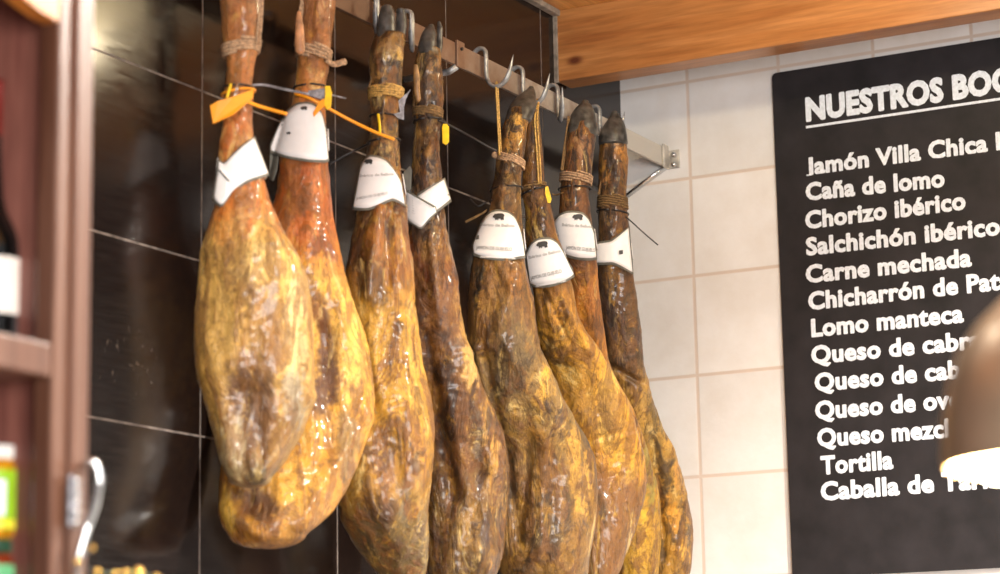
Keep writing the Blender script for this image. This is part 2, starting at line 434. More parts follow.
def paint(o, info, bands, patches, seed, burnt=0, yburn=200):
    me = o.data; ca = me.color_attributes.new('Col', 'FLOAT_COLOR', 'POINT')
    so = Vector((seed*9.1, seed*3.3, seed*1.9)); buf = []
    def rich(c, k=1.02, m=1.0):
        c = lin(c); g = sum(c)/3
        return tuple(max(.004, (g+(v-g)*k)*m) for v in c)
    bl = [(y, rich(c)) for y, c in bands]; pl = [(a, b, rx, ry, rich(c, .98, 1.12 if sum(c) > 380 else (.85 if sum(c) > 300 else .55)), s) for a, b, rx, ry, c, s in patches]
    for (px, y, cs, p) in info:
        w1 = noise.noise(Vector((p.x, p.y, p.z*.5))*24+so); w2 = noise.noise(Vector((p.x, p.y, p.z*.6))*60+so)
        w3 = noise.noise(Vector((p.x, p.y, p.z*.5))*22+so*2)
        w4 = noise.noise(p*170+so)
        yy = y+w1*26+w2*12+w4*5; xx = px+w3*12+w2*7+w4*4
        c = bl[-1][1]
        for (ya, a), (yb, b) in zip(bl, bl[1:]):
            if yy <= yb:
                t = max(0, min(1, (yy-ya)/(yb-ya))); c = tuple(a[i]+(b[i]-a[i])*t for i in range(3)); break
        c = list(c)
        if cs > -.15:
            for (cx, cy, rx, ry, pc, st) in pl:
                d2 = ((xx-cx)/rx)**2+((yy-cy)/ry)**2
                if d2 < 4:
                    g = min(1, st*1.15)*(1 if d2 < .6 else max(0, 1-(d2-.6)/.55))
                    for i in range(3): c[i] += (pc[i]-c[i])*g
        k = 1+.22*w2+.15*w1
        buf += [max(0, c[0]*k), max(0, c[1]*k), max(0, c[2]*k), burnt*(1 if yy < yburn else max(.12, 1-(yy-yburn)/60))]
    ca.data.foreach_set('color', buf)

def blob(name, rows, Y, parent, mat, seed, cap=2.5, tc=2, ratio=.8, amp=.0008, bands=None):
    R = Rows(rows, Y, Y, cap, ratio, tc)
    V, Fc, info = build_rows(R, 24, 1.2, seed, amp)
    return mk(name, V, Fc, mat, parent)

def wrap(name, R, y, mat, parent, turns=3, rad=.0022, dy=3.0, tilt=0, off=.002, seed=0):
    """rope or tie wound round the leg; tilt in px right minus left"""
    P = []; n = 28
    random.seed(seed+int(y))
    for t in range(turns):
        for k in range(n):
            a = 2*PI*k/n
            yy = y+dy*(t+k/n-turns/2)*.8+tilt*.5*math.sin(a)+random.uniform(-.25, .25)
            P.append(R.ring(yy, k, n, rad*.6+off))
    V, Fc = tube_geo(P, rad, 7)
    return mk(name, V, Fc, mat, parent)
def strand(name, pts, rad, mat, parent, twist=0):
    V, Fc = tube_geo(smooth_path(pts, 6), rad, 8)
    return mk(name, V, Fc, mat, parent)

def sheet(name, R, cols, mat, parent, off=.004, nv=8, nu=5, grow=0, thick=.0007, spread=1.35):
    """curved paper sheet: cols = (x_top, y_top, x_bottom, y_bottom)"""
    cs = []
    for a, b in zip(cols, cols[1:]):
        for j in range(nu): cs.append(tuple(a[i]+(b[i]-a[i])*j/nu for i in range(4)))
    cs.append(cols[-1])
    for _ in range(2):
        cs = [cs[0]]+[tuple((cs[i-1][k]+2*cs[i][k]+cs[i+1][k])/4 for k in range(4)) for i in range(1, len(cs)-1)]+[cs[-1]]
    mx = sum(c[0] for c in cs)/len(cs); V = []
    for i, c in enumerate(cs):
        for j in range(nv+1):
            t = j/nv*(1+2*grow*.03)-grow*.03
            x = c[0]+(c[2]-c[0])*t; y = c[1]+(c[3]-c[1])*t
            if grow: x += grow*1.0*(-1 if i < 2 else (1 if i > len(cs)-3 else 0))
            V.append(R.front(x, y, off, spread))
    n = nv+1; Fc = [(i*n+j, i*n+j+1, (i+1)*n+j+1, (i+1)*n+j) for i in range(len(cs)-1) for j in range(nv)]
    o = mk(name, V, Fc, mat, parent)
    s = o.modifiers.new('s', 'SOLIDIFY'); s.thickness = thick; s.offset = 0
    return o

def text_mesh(body, bold=.02, sp=1.0):
    cu = bpy.data.curves.new('t', 'FONT'); cu.body = body; cu.size = 1; cu.space_character = sp; cu.offset = bold; cu.resolution_u = 3
    ob = bpy.data.objects.new('t', cu); COL.objects.link(ob)
    dg = bpy.context.evaluated_depsgraph_get(); dg.update()
    me = bpy.data.meshes.new_from_object(ob.evaluated_get(dg))
    V = [v.co.copy() for v in me.vertices]; Fc = [tuple(p.vertices) for p in me.polygons]
    bpy.data.objects.remove(ob); bpy.data.curves.remove(cu); bpy.data.meshes.remove(me)
    x0 = min(v.x for v in V); x1 = max(v.x for v in V)
    return [Vector((v.x-x0, v.y, 0)) for v in V], Fc, x1-x0
def heavy_text(body, bold, k=.02):
    # heavier letters: the glyphs joined with copies of themselves nudged to eight sides
    V, Fc, w = text_mesh(body, bold, 1.05); VV, FF = [], []
    if body[0] == 'J': V = [Vector((v.x, v.y if v.y > 0 else v.y*.1, 0)) for v in V]
    for i in range(9):
        dx, dy = (0, 0) if i == 8 else (math.cos(i*PI/4)*k, math.sin(i*PI/4)*k)
        n = len(VV); VV += [Vector((v.x+dx+k, v.y+dy, i*.00004)) for v in V]; FF += [tuple(a+n for a in f) for f in Fc]
    return VV, FF, w+2*k

def label_text(R, body, p0, p1, hpx, mat, parent, off, bold=.03, name='printed_text'):
    V, Fc, w = text_mesh(body, bold)
    p0, p1 = Vector(p0), Vector(p1); d = p1-p0; nn = Vector((d.y, -d.x)).normalized()
    out = []
    for v in V:
        q = p0+d*(v.x/w)+nn*(v.y/.72*hpx)
        out.append(R.front(q.x, q.y, off, 1.35))
    return mk(name, out, Fc, mat, parent, False)

PIG = [(-1, .1), (-1.05, -.1), (-.85, -.25), (-.7, -.2), (-.62, -.6), (-.5, -.6), (-.46, -.3), (-.3, -.33), (-.26, -.62), (-.14, -.62),
       (-.1, -.35), (.3, -.36), (.4, -.62), (.52, -.62), (.56, -.3), (.68, -.58), (.8, -.58), (.8, -.1), (.92, .1), (.8, .42), (.4, .55),
       (-.2, .52), (-.6, .42), (-.72, .5), (-.8, .3)]
def pig(R, x, y, w, parent, off, rot=0):
    out = []
    for a, b in PIG:
        a *= w/2; b *= w/2
        out.append(R.front(x+a*math.cos(rot)-b*math.sin(rot)*-1, y-b*math.cos(rot)+a*math.sin(rot), off, 1.35))
    c = R.front(x, y, off, 1.35); n = len(out)
    mk('boar_emblem', out+[c], [(i, (i+1) % n, n) for i in range(n)], M['ink'], parent, False)

def make_ham(label, rows, Y0, Y1, cap, seed, bands, patches, ridges=(), mott=.55, gold=(226, 172, 74), dark=(62, 38, 18), amp=.0042, rough=.36, bmax=.062, topcap=3):
    R = Rows(rows, Y0, Y1, cap, topcap=topcap, bmax=bmax)
    c = R.frame(R.ya)[0]
    root = empty('cured_ham', c, label, 'ham', 'cured hams hanging from the rail')
    V, Fc, info = build_rows(R, 112, 1.5, seed, amp, ridges=ridges)
    o = mk('meat', V, Fc, ham_mat('cured_ham_skin.%d' % seed, seed, mott, .3+mott*.5, dark, gold, rough*.86), root)
    paint(o, info, bands, patches, seed, 0 if seed < 3 else (.95 if seed != 6 else .7), {3: 190, 4: 210, 5: 215, 6: 235, 7: 215, 8: 250}.get(seed, 0))
    return root, R

# ---- ham 1
G = (224, 180, 96)
h1, R1 = make_ham('leftmost golden ham, broad pale oval face, orange seal above a diagonal white band',
    [(-42, 226, 250), (-20, 222, 258), (0, 219, 260), (20, 221, 261), (40, 223, 259), (65, 227, 254), (85, 226, 252), (100, 224, 253), (120, 223, 252),
     (140, 221, 253), (160, 220, 258), (180, 218, 265), (200, 217, 271), (220, 211, 280), (250, 201, 294), (280, 198, 304), (310, 196, 311), (340, 196, 313),
     (375, 198, 312), (400, 204, 311), (430, 213, 303), (460, 220, 287), (478, 229, 272)], -.190, -.195, 10, 1,
    [(-40, (120, 84, 56)), (0, (176, 112, 62)), (60, (196, 128, 70)), (100, (180, 104, 50)), (160, (196, 110, 46)), (215, (206, 118, 44)), (245, (224, 178, 92)), (330, (214, 168, 88)), (420, (176, 134, 66)), (490, (170, 140, 84))],
    [(250, 410, 26, 62, (128, 80, 34), .85), (262, 345, 20, 40, (160, 108, 44), .7), (226, 330, 10, 60, (182, 142, 66), .7), (296, 330, 9, 60, (240, 204, 134), .8),  # cream stripe at the right side is partly a highlight put into the colour
     (292, 398, 9, 26, (160, 146, 120), .7), (232, 460, 10, 30, (206, 188, 140), .5), (262, 470, 22, 9, (112, 92, 56), .7), (222, 250, 9, 26, (170, 124, 50), .6),
     (250, 270, 14, 30, (236, 198, 116), .6), (244, 220, 12, 14, (196, 96, 30), .6), (250, 300, 5, 9, (130, 84, 30), .7)],
    [(300, 260, 308, 400, 8, .005), (308, 400, 262, 478, 7, .006), (212, 340, 232, 468, 7, .004), (250, 400, 255, 440, 22, -.009), (270, 240, 290, 330, 8, .003)], .42, G, (98, 68, 30), .0050, .34, .058)
# ---- ham 2
h2, R2 = make_ham('golden ham second from the left, its curled lower end showing beneath the leftmost ham',
    [(-48, 306, 326), (-20, 303, 334), (0, 303, 336), (15, 303, 335), (30, 301, 333), (50, 298, 330), (65, 297, 328), (85, 295, 325), (100, 293, 325), (130, 288, 326), (160, 281, 327),
     (190, 277, 330), (220, 270, 333), (246, 263, 338), (273, 258, 345), (304, 251, 356), (327, 246, 364), (350, 242, 369), (372, 238, 372), (400, 233, 374), (422, 228, 371), (445, 224, 363), (466, 221, 356),
     (487, 220, 347), (513, 221, 331), (526, 224, 318), (536, 230, 305)], -.152, -.105, 13, 2,
    [(-40, (120, 84, 56)), (0, (166, 108, 64)), (100, (186, 120, 62)), (160, (184, 92, 32)), (230, (196, 104, 36)), (262, (216, 140, 50)), (300, (228, 176, 76)), (400, (220, 164, 64)), (460, (196, 138, 46)), (560, (176, 120, 40))],
    [(326, 385, 16, 62, (128, 74, 32), .85), (318, 330, 8, 20, (150, 84, 30), .7), (258, 503, 22, 24, (118, 66, 26), .8), (300, 490, 22, 24, (206, 150, 48), .6), (350, 370, 12, 60, (236, 182, 82), .6),
     (228, 515, 8, 20, (208, 164, 60), .7), (345, 455, 10, 26, (140, 120, 84), .6), (338, 478, 14, 10, (120, 84, 40), .6), (318, 215, 6, 50, (206, 124, 66), .5), (322, 250, 8, 16, (160, 72, 22), .7), (332, 440, 10, 20, (208, 150, 50), .6)],
    [(340, 310, 366, 420, 8, .004), (366, 420, 300, 530, 9, .005), (322, 340, 330, 450, 12, -.008), (250, 505, 262, 505, 14, -.006), (224, 510, 260, 540, 7, .004)], .42, (232, 176, 70), (98, 58, 22), .0052, .34, .055)
# ---- ham 3
h3, R3 = make_ham('golden brown ham third from the left, grey two-toed hoof and a tilted white label',
    [(36, 375, 405), (50, 370, 404), (60, 369, 404), (80, 370, 402), (92, 370, 402), (105, 371, 399), (120, 371, 398), (140, 369, 399), (160, 366, 400), (180, 363, 401), (200, 359, 405), (210, 357, 407), (240, 351, 409), (270, 345, 412), (300, 343, 415),
     (330, 342, 419), (360, 340, 423), (380, 336, 427), (400, 333, 430), (430, 331, 431), (470, 333, 431), (500, 336, 430), (520, 340, 430), (540, 351, 429), (556, 362, 428), (574, 377, 426), (586, 388, 420)], -.152, -.130, 14, 3,
    [(30, (130, 100, 60)), (90, (152, 112, 60)), (110, (196, 132, 48)), (140, (120, 84, 46)), (205, (150, 92, 38)), (260, (162, 100, 38)), (320, (196, 146, 52)), (400, (208, 156, 52)), (470, (176, 124, 40)), (530, (120, 94, 46)), (600, (96, 78, 40))],
    [(392, 75, 10, 12, (86, 60, 48), .7), (378, 60, 7, 12, (96, 62, 44), .6), (384, 130, 8, 20, (84, 66, 52), .6), (362, 260, 8, 40, (92, 56, 26), .7), (396, 236, 8, 24, (196, 126, 46), .6), (374, 290, 8, 30, (110, 74, 30), .6),
     (385, 232, 5, 16, (88, 54, 30), .7), (414, 350, 8, 60, (224, 170, 70), .6), (360, 420, 18, 40, (190, 112, 28), .7), (348, 470, 10, 30, (110, 74, 26), .6), (408, 500, 8, 40, (132, 120, 96), .6), (372, 520, 22, 26, (92, 76, 44), .7), (398, 300, 10, 20, (206, 150, 60), .5)],
    [(380, 215, 368, 300, 6, .005), (396, 225, 405, 300, 6, .004), (387, 225, 388, 290, 5, -.005), (405, 330, 412, 500, 9, .004)], .7, (232, 180, 66), (84, 50, 20), .0066, .33)
# ---- ham 4
h4, R4 = make_ham('dark reddish brown glossy ham fourth from the left, small hoof, two-piece folded label',
    [(50, 419, 440), (62, 416, 441), (75, 416, 442), (100, 414, 442), (112, 415, 441), (125, 415, 440), (150, 412, 440), (170, 412, 442), (200, 411, 443), (225, 410, 445), (250, 408, 451), (280, 406, 457), (310, 405, 463), (340, 405, 468), (360, 406, 473), (380, 408, 481),
     (400, 410, 489), (430, 413, 501), (450, 416, 505), (480, 420, 508), (520, 421, 508), (550, 424, 504), (574, 430, 497), (586, 438, 488)], -.152, -.130, 14, 4,
    [(40, (130, 92, 50)), (90, (150, 110, 60)), (120, (100, 74, 46)), (170, (124, 90, 50)), (225, (140, 98, 46)), (270, (132, 82, 38)), (340, (128, 84, 38)), (420, (104, 66, 30)), (500, (124, 88, 38)), (600, (110, 80, 36))],
    [(424, 85, 7, 14, (92, 62, 50), .7), (436, 70, 5, 10, (150, 104, 52), .6), (422, 250, 6, 30, (150, 72, 34), .7), (438, 260, 8, 34, (176, 126, 56), .6), (420, 330, 7, 40, (92, 50, 24), .7), (448, 410, 10, 60, (72, 42, 20), .8),
     (470, 360, 8, 50, (206, 160, 84), .75), (492, 440, 7, 50, (196, 146, 62), .7), (478, 450, 7, 30, (120, 112, 96), .5), (440, 500, 14, 30, (88, 56, 22), .6), (460, 545, 20, 16, (160, 116, 46), .6), (430, 400, 6, 40, (170, 120, 44), .5), (468, 520, 8, 30, (170, 126, 50), .5)],
    [(424, 340, 452, 500, 8, -.006), (466, 350, 490, 470, 7, .005), (440, 380, 470, 500, 8, .004), (430, 240, 440, 330, 6, .004), (490, 470, 478, 560, 8, .004)], .75, (212, 160, 70), (58, 34, 16), .0070, .28)
# ---- ham 5
h5, R5 = make_ham('broad mottled ham below the bare hook, its shank crossing in front of a darker shank',
    [(110, 508, 531), (120, 505, 529), (130, 502, 527), (150, 499, 525), (160, 498, 524), (175, 497, 522), (190, 492, 520.5), (200, 491, 520), (220, 487, 521), (240, 480, 523), (260, 473, 525), (280, 470, 529), (300, 468, 533), (330, 466, 537), (350, 466, 541),
     (370, 467, 551), (385, 469, 557), (400, 471, 563), (420, 474, 575), (440, 476, 585), (460, 479, 591), (490, 483, 595), (520, 487, 595), (550, 492, 591), (574, 500, 587), (588, 512, 578)], -.152, -.130, 14, 5,
    [(100, (120, 96, 60)), (125, (184, 138, 62)), (160, (150, 106, 50)), (185, (110, 84, 48)), (250, (150, 104, 48)), (300, (156, 108, 48)), (360, (140, 108, 58)), (430, (146, 112, 54)), (500, (150, 108, 44)), (600, (130, 94, 40))],
    [(500, 135, 6, 18, (56, 48, 42), .8), (518, 130, 5, 12, (214, 164, 76), .7), (480, 285, 7, 32, (52, 42, 34), .85), (515, 290, 12, 26, (186, 122, 46), .6), (508, 360, 22, 40, (128, 102, 62), .6), (545, 400, 8, 30, (208, 156, 52), .7),
     (574, 450, 10, 30, (206, 152, 48), .6), (560, 500, 14, 22, (96, 72, 36), .7), (504, 480, 10, 40, (70, 50, 26), .75), (490, 420, 6, 30, (130, 124, 60), .7), (540, 540, 20, 20, (92, 66, 32), .7), (545, 470, 10, 30, (190, 134, 44), .6), (580, 500, 6, 30, (196, 150, 52), .6)],
    [(482, 360, 500, 430, 4, -.007), (476, 350, 492, 410, 4, .006), (500, 430, 520, 540, 6, -.005), (545, 440, 540, 560, 6, .004), (520, 270, 500, 330, 6, .004), (530, 440, 524, 520, 4, -.004)], .75, (222, 168, 62), (62, 42, 22), .0064, .40)
# ---- ham 6
h6, R6 = make_ham('bright golden yellow ham fourth from the right, dark shank crossing behind the middle ham',
    [(112, 525, 540), (130, 524, 541), (140, 524, 542), (170, 523, 543.6), (190, 522, 545), (210, 524.6, 552), (230, 525, 556), (250, 527, 562), (270, 530, 568), (290, 533, 573), (320, 536, 580), (335, 538, 588), (350, 541, 598),
     (370, 546, 611), (400, 552, 626), (430, 557, 636), (455, 561, 646), (480, 564, 647), (500, 566, 643), (530, 570, 634), (550, 573, 628), (574, 578, 619), (586, 584, 611)], -.145, -.120, 12, 6,
    [(100, (70, 50, 32)), (150, (104, 72, 40)), (230, (112, 74, 36)), (285, (166, 112, 46)), (310, (214, 152, 56)), (380, (232, 172, 62)), (460, (222, 158, 54)), (495, (140, 96, 52)), (600, (130, 92, 50))],
    [(534, 160, 4, 20, (56, 40, 28), .7), (545, 300, 4, 22, (84, 54, 26), .6), (560, 318, 3, 26, (110, 64, 24), .7), (554, 352, 14, 7, (110, 74, 36), .7), (575, 400, 14, 30, (190, 134, 50), .5), (608, 410, 12, 40, (246, 200, 92), .7), (622, 440, 8, 24, (240, 184, 56), .6),
     (590, 510, 16, 18, (104, 78, 50), .7), (570, 470, 6, 30, (196, 150, 60), .5), (610, 530, 12, 18, (150, 108, 60), .6), (628, 475, 10, 12, (130, 90, 44), .6)],
    [(545, 295, 572, 350, 3, -.004), (540, 290, 548, 335, 3, -.003), (556, 290, 590, 360, 3, .003), (585, 446, 640, 430, 3, -.003), (578, 400, 600, 470, 12, .004)], .5, (240, 190, 72), (108, 72, 30), .0052, .33)
# ---- ham 7
h7, R7 = make_ham('orange brown ham third from the right, wedged behind the bright yellow ham',
    [(124, 568, 596), (140, 564, 595), (160, 563, 593), (180, 561, 591), (195, 559.5, 588), (210, 559, 590), (230, 560, 593), (260, 563, 597), (290, 567, 599), (320, 571, 602.6), (340, 574, 606), (360, 577, 609), (380, 579, 617), (400, 582, 628), (430, 588, 641),
     (450, 594, 648), (480, 600, 656), (500, 603, 659), (540, 609, 661), (574, 616, 659), (586, 622, 652)], -.150, -.085, 12, 7,
    [(110, (120, 84, 48)), (150, (136, 90, 52)), (200, (120, 78, 40)), (250, (150, 92, 36)), (290, (186, 112, 38)), (360, (196, 126, 40)), (450, (206, 150, 46)), (600, (196, 150, 46))],
    [(572, 150, 5, 16, (66, 48, 34), .8), (586, 150, 6, 14, (170, 122, 72), .6), (578, 270, 6, 16, (84, 52, 30), .6), (592, 300, 5, 30, (180, 108, 40), .6), (648, 480, 5, 40, (168, 150, 60), .7), (642, 530, 7, 20, (226, 178, 46), .7)],
    [(585, 260, 596, 340, 5, .003)], .55, (226, 172, 60), (84, 50, 24), .0032, .36, .040)
# ---- ham 8
h8, R8 = make_ham('rightmost ham next to the white wall, dark shank and rough ochre lower end',
    [(136, 601, 626), (150, 600, 627), (160, 599, 628), (180, 599, 628), (200, 599, 626), (215, 598, 627), (240, 598, 629), (280, 598, 634), (300, 599, 636), (330, 601, 642), (350, 604, 643), (365, 606, 644), (380, 609, 648), (400, 611, 653.5), (430, 614, 664),
     (450, 619, 672.6), (480, 625, 683), (510, 631, 690.5), (530, 633, 693), (550, 636, 692.5), (574, 642, 690), (588, 652, 684)], -.145, -.100, 12, 8,
    [(120, (84, 66, 44)), (160, (170, 116, 52)), (190, (120, 78, 40)), (240, (90, 60, 40)), (290, (84, 58, 44)), (350, (92, 64, 46)), (372, (160, 120, 58)), (430, (176, 136, 60)), (520, (192, 140, 50)), (600, (170, 124, 48))],
    [(604, 165, 4, 20, (48, 38, 30), .8), (618, 160, 4, 16, (206, 142, 64), .7), (612, 320, 7, 40, (66, 44, 40), .7), (636, 330, 4, 40, (130, 98, 52), .7), (655, 420, 6, 26, (130, 104, 44), .6), (672, 520, 8, 22, (216, 152, 44), .7), (664, 480, 5, 26, (96, 78, 44), .7),
     (676, 470, 6, 16, (206, 146, 56), .7), (686, 520, 4, 30, (90, 66, 36), .6), (658, 545, 6, 26, (84, 66, 36), .7), (680, 555, 8, 12, (226, 168, 52), .7)],
    [(610, 368, 642, 385, 3, -.006), (655, 440, 664, 560, 4, -.006), (672, 450, 680, 560, 8, .005)], .7, (222, 164, 56), (66, 46, 24), .0060, .4, .048)

# ---- hooves (toes as parts)
def hoof(root, toes, Y, seed):
    for i, t in enumerate(toes):
        blob('hoof_toe', t, Y, root, M['hoof'], seed+i, amp=.0042, ratio=.95)
hoof(h1, [[(-78, 236, 242), (-65, 228, 243), (-50, 224, 243), (-36, 224, 242)], [(-76, 247, 251), (-62, 244, 254), (-48, 243, 256), (-36, 243, 254)]], -.190, 31)
hoof(h2, [[(-82, 314, 320), (-70, 307, 320), (-56, 304, 320), (-42, 305, 320)], [(-78, 324, 328), (-66, 322, 331), (-52, 321, 332), (-42, 321, 330)]], -.152, 33)
hoof(h3, [[(7, 382, 393), (11, 380, 395), (20, 378, 396), (33, 377, 396), (44, 376, 395)], [(10, 397, 404), (15, 397, 406), (25, 396, 407), (36, 396, 405), (42, 395, 403)]], -.152, 35)
hoof(h4, [[(26, 427, 435), (34, 421, 437), (44, 418, 437), (54, 418, 436)], [(23, 437, 441), (31, 437, 443), (42, 437, 443), (53, 436, 441)]], -.152, 37)
hoof(h5, [[(88, 528, 534), (93, 522, 536), (101, 514, 537), (108, 508, 536), (115, 506, 533), (121, 505, 531)]], -.152, 39)
hoof(h6, [[(96, 530, 535), (104, 527, 538), (112, 526, 539), (118, 526, 540)]], -.140, 41)
hoof(h7, [[(102, 582, 588), (106, 577, 592), (111, 572, 595), (118, 569, 597), (129, 566, 597.5), (136, 566, 597)]], -.150, 43)
hoof(h8, [[(113, 611, 618), (119, 608, 622), (126, 603, 625), (134, 599, 627), (144, 598.5, 628)]], -.145, 45)
blob('dewclaw', [(13, 297, 301), (22, 295.5, 303), (36, 295, 304.5), (50, 295, 305)], -.150, h2, M['ham_claw'] if 'ham_claw' in M else M.setdefault('ham_claw', simple('dried_skin', (184, 132, 92), .45, 0, .2, 60, .4)), 51, 4)
blob('dewclaw', [(66, 413.5, 418), (76, 413, 420), (90, 413.5, 420), (98, 415, 421)], -.160, h4, simple('dark_dried_skin', (128, 96, 58), .45, 0, .35, 60, .5), 53, 4)

# ---- meat hooks on the rail
RZ0, RZ1, RY = 2.650, 2.690, -.100
def s_hook(X, label, lean=0, turn=0):
    pts = [(X, -.087, 2.662), (X, -.087, 2.688), (X, -.091, 2.699), (X, -.1005, 2.7035), (X, -.110, 2.699), (X, -.1125, 2.686), (X, -.1125, 2.660), (X, -.116, 2.642),
           (X, -.1265, 2.631), (X, -.139, 2.630), (X, -.150, 2.637), (X+lean, -.157, 2.650), (X+lean*2, -.161, 2.664), (X+lean*3, -.1655, 2.683)]
    pts = [p if p[1] > -.1128 else (X+(p[1]+.1125)*math.sin(turn)+(p[0]-X), -.1125+(p[1]+.1125)*math.cos(turn), p[2]) for p in pts]
    sp = smooth_path(pts, 5); n = len(sp)
    rad = [.0036]*n
    for i in range(16): rad[n-1-i] = min(.0040, .0004+.0046*i/12)
    root = sp[0]
    V, Fc = tube_geo(sp, rad, 12, flat=1.55, refv=Vector((1, 0, 0)))
    o = mk('meat_hook', V, Fc, M['steel'], None, True, loc=Vector((X, -.1, 2.7035)))
    return tag(o, label, 'hook', 'steel S hooks over the rail')
hkX = []
def hx(px, py): return atY(px, py, -.112).x
H1 = hx(232, -62); H2 = hx(292, -40); H3 = hx(377, 18); H4 = hx(412, 34); H5 = hx(486, 70); H6 = hx(523, 90); H7 = hx(558, 106); H8 = hx(600, 128)
s_hook(H1, 'steel S hook holding the leftmost ham, just above the frame')
s_hook(H2, 'steel S hook holding the second ham from the left')
s_hook(H3, 'pale steel S hook left of the third ham\'s grey hoof', 0, 1.1)
s_hook(H4, 'steel S hook between the hooves of the third and fourth hams', 0, 1.1)
s_hook(H5, 'large bare steel S hook on the rail left of the middle ham', .001)
s_hook(H6, 'steel S hook behind the middle ham\'s pointed hoof', .001)
s_hook(H7, 'steel S hook left of the third hoof from the right', 0, .95)
s_hook(H8, 'steel S hook behind the rightmost hoof, only its tip showing', 0)
def cradle(X): return Vector((X, -.133, 2.6335))
def hang(R, root, X, y, side, mat, rad=.0017):
    """double rope strand from the hook's bend down to the binding"""
    for s in (-1, 1):
        a = cradle(X)+Vector((s*.003, 0, -.005)); b = R.ring(y, side[0], 24, .004)+Vector((s*.003, 0, 0))
        t = cradle(X)+Vector((0, 0, .0045))
        m1 = a.lerp(b, .35); m2 = a.lerp(b, .7)
        strand('rope_strand', [t, a, m1, m2, b], rad, mat, root)

# ropes bound round the shanks
wrap('rope_binding', R1, 49, M['rope'], h1, 4, .0026, 4, -4, .001, 1)
wrap('rope_binding', R2, 54, M['rope'], h2, 4, .0026, 4.2, 9, .001, 2)
wrap('rope_binding', R3, 94, M['rope_gold'], h3, 5, .0022, 3, 3, .001, 3)
wrap('rope_binding', R4, 113, M['rope_dark'], h4, 4, .0022, 2.8, 4, .001, 4)
wrap('rope_binding', R5, 161, M['rope'], h5, 4, .0020, 2.6, 11, .001, 5)
wrap('rope_binding', R7, 179, M['rope'], h7, 4, .0020, 3.0, 6, .001, 7)
wrap('rope_binding', R8, 203, M['rope_dark'], h8, 5, .0020, 3.0, 4, .001, 8)
wrap('rope_binding', R6, 187, M['rope_dark'], h6, 2, .0018, 3.0, -3, .001, 6)
hang(R5, h5, H5, 158, (21,), M['rope_gold'])
for q in (-1.3, 1.3):
    strand('rope_strand', [cradle(H6)+Vector((0, 0, .0045)), cradle(H6)+Vector((0, -.010, 0)), R6.front(536+q, 118, .008), R6.front(538+q, 150, .006), R6.front(540+q, 184, .005)], .0017, M['rope_gold'], h6)
hang(R7, h7, H7, 172, (20,), M['rope_dark'])
hang(R8, h8, H8, 196, (20,), M['rope_dark'])
hang(R4, h4, H4, 108, (20,), M['rope_dark'])
hang(R3, h3, H3, 90, (20,), M['rope_dark'])
hang(R2, h2, H2, 48, (19,), M['rope'], .0022)
# the leftmost ham: strands come down on its right
for s in (-1, 1):
    b = R1.front(258+s*1.6, 44, .006)
    strand('rope_strand', [cradle(H1)+Vector((0, 0, .0045)), cradle(H1)+Vector((0, -.012, -.004)), R1.front(256+s*1.5, -25, .02), R1.front(261+s*1.3, 0, .012), b], .0018, M['rope'], h1)
# frayed rope end on ham 2, knot on ham 5
P = [R2.front(326, 60, .004), R2.front(333, 64, .006), R2.front(340, 63, .006), R2.front(346, 61, .004)]
V, Fc = tube_geo(smooth_path(P, 4), [.0036, .0040, .0038, .0044, .0048, .0044, .0050, .0054, .0048, .0052, .0058, .0050, .0038], 8)
mk('rope_end', V, Fc, M['rope'], h2)
V, Fc = ball_geo(R5.front(495, 155, .004), .0062)
mk('rope_knot', V, Fc, M['rope'], h5)

# ---- seals, cable ties
wrap('cable_tie', R1, 88, M['tie'], h1, 1, .0016, .2, 1, .001)
strand('tie_tail', [R1.front(252, 85, .004), R1.front(265, 85, .01), R1.front(283, 89, .016), R1.front(309, 94, .02)], .0016, M['tie_grey'], h1)
wrap('cable_tie', R2, 88, M['tie'], h2, 1, .0016, .2, -1, .001)
def quad(name, R, pts, mat, parent, off, th=.0016):
    V = [R.front(x, y, off, 3) for x, y in pts]
    n = len(V)
    o = mk(name, V, [tuple(range(n))], mat, parent, False)
    s = o.modifiers.new('s', 'SOLIDIFY'); s.thickness = th; s.offset = 0
    b = o.modifiers.new('b', 'BEVEL'); b.width = .0006; b.segments = 2
    return o
quad('seal_tag', R1, [(210, 106), (213, 124), (233, 115), (253, 98), (254, 89), (233, 97), (218, 101)], M['orange'], h1, .010, .0028)
strand('seal_strap', [R1.front(227, 98, .008), R1.front(229, 91, .008), R1.front(231, 84, .008)], .0022, M['yellow'], h1)
wrap('seal_loop', R1, 93, M['orange'], h1, 1, .0016, .2, -5, .003)
strand('seal_strap', [R1.front(248, 102, .007), R1.front(262, 107, .01), R1.front(287, 114, .012)], .0026, M['orange'], h1)
quad('tie_head', R2, [(308, 91), (326, 88), (329, 94), (323, 100), (309, 96)], M['tie_grey'], h2, .008, .004)
strand('tie_tail', [R2.front(327, 94, .008), R2.front(336, 96, .008), R2.front(346, 98.5, .006)], .0014, M['tie_grey'], h2)
quad('seal_tag', R2, [(325, 86), (330, 86), (332, 93), (331, 107), (327, 110), (324, 105), (325, 96)], M['yellow'], h2, .013, .0024)
quad('seal_fold', R2, [(319, 102), (324, 98), (325, 105), (314, 117), (313, 113)], M['orange'], h2, .014, .0016)
strand('seal_strap', [R2.front(295, 94, .008), R2.front(309, 98, .013), R2.front(326, 107, .016), R2.front(350, 120, .016), R2.front(375, 132, .012), R2.front(394.5, 139.5, .01)], .0024, M['orange'], h2)
strand('seal_strap', [R3.front(378, 114, .007), R3.front(379.5, 124, .010), R3.front(380, 134, .012)], .0022, M['yellow'], h3)
wrap('cable_tie', R3, 117, M['tie'], h3, 1, .0015, .2, 2, .001)
wrap('cable_tie', R3, 142, M['tie'], h3, 1, .0016, .2, -3, .001)
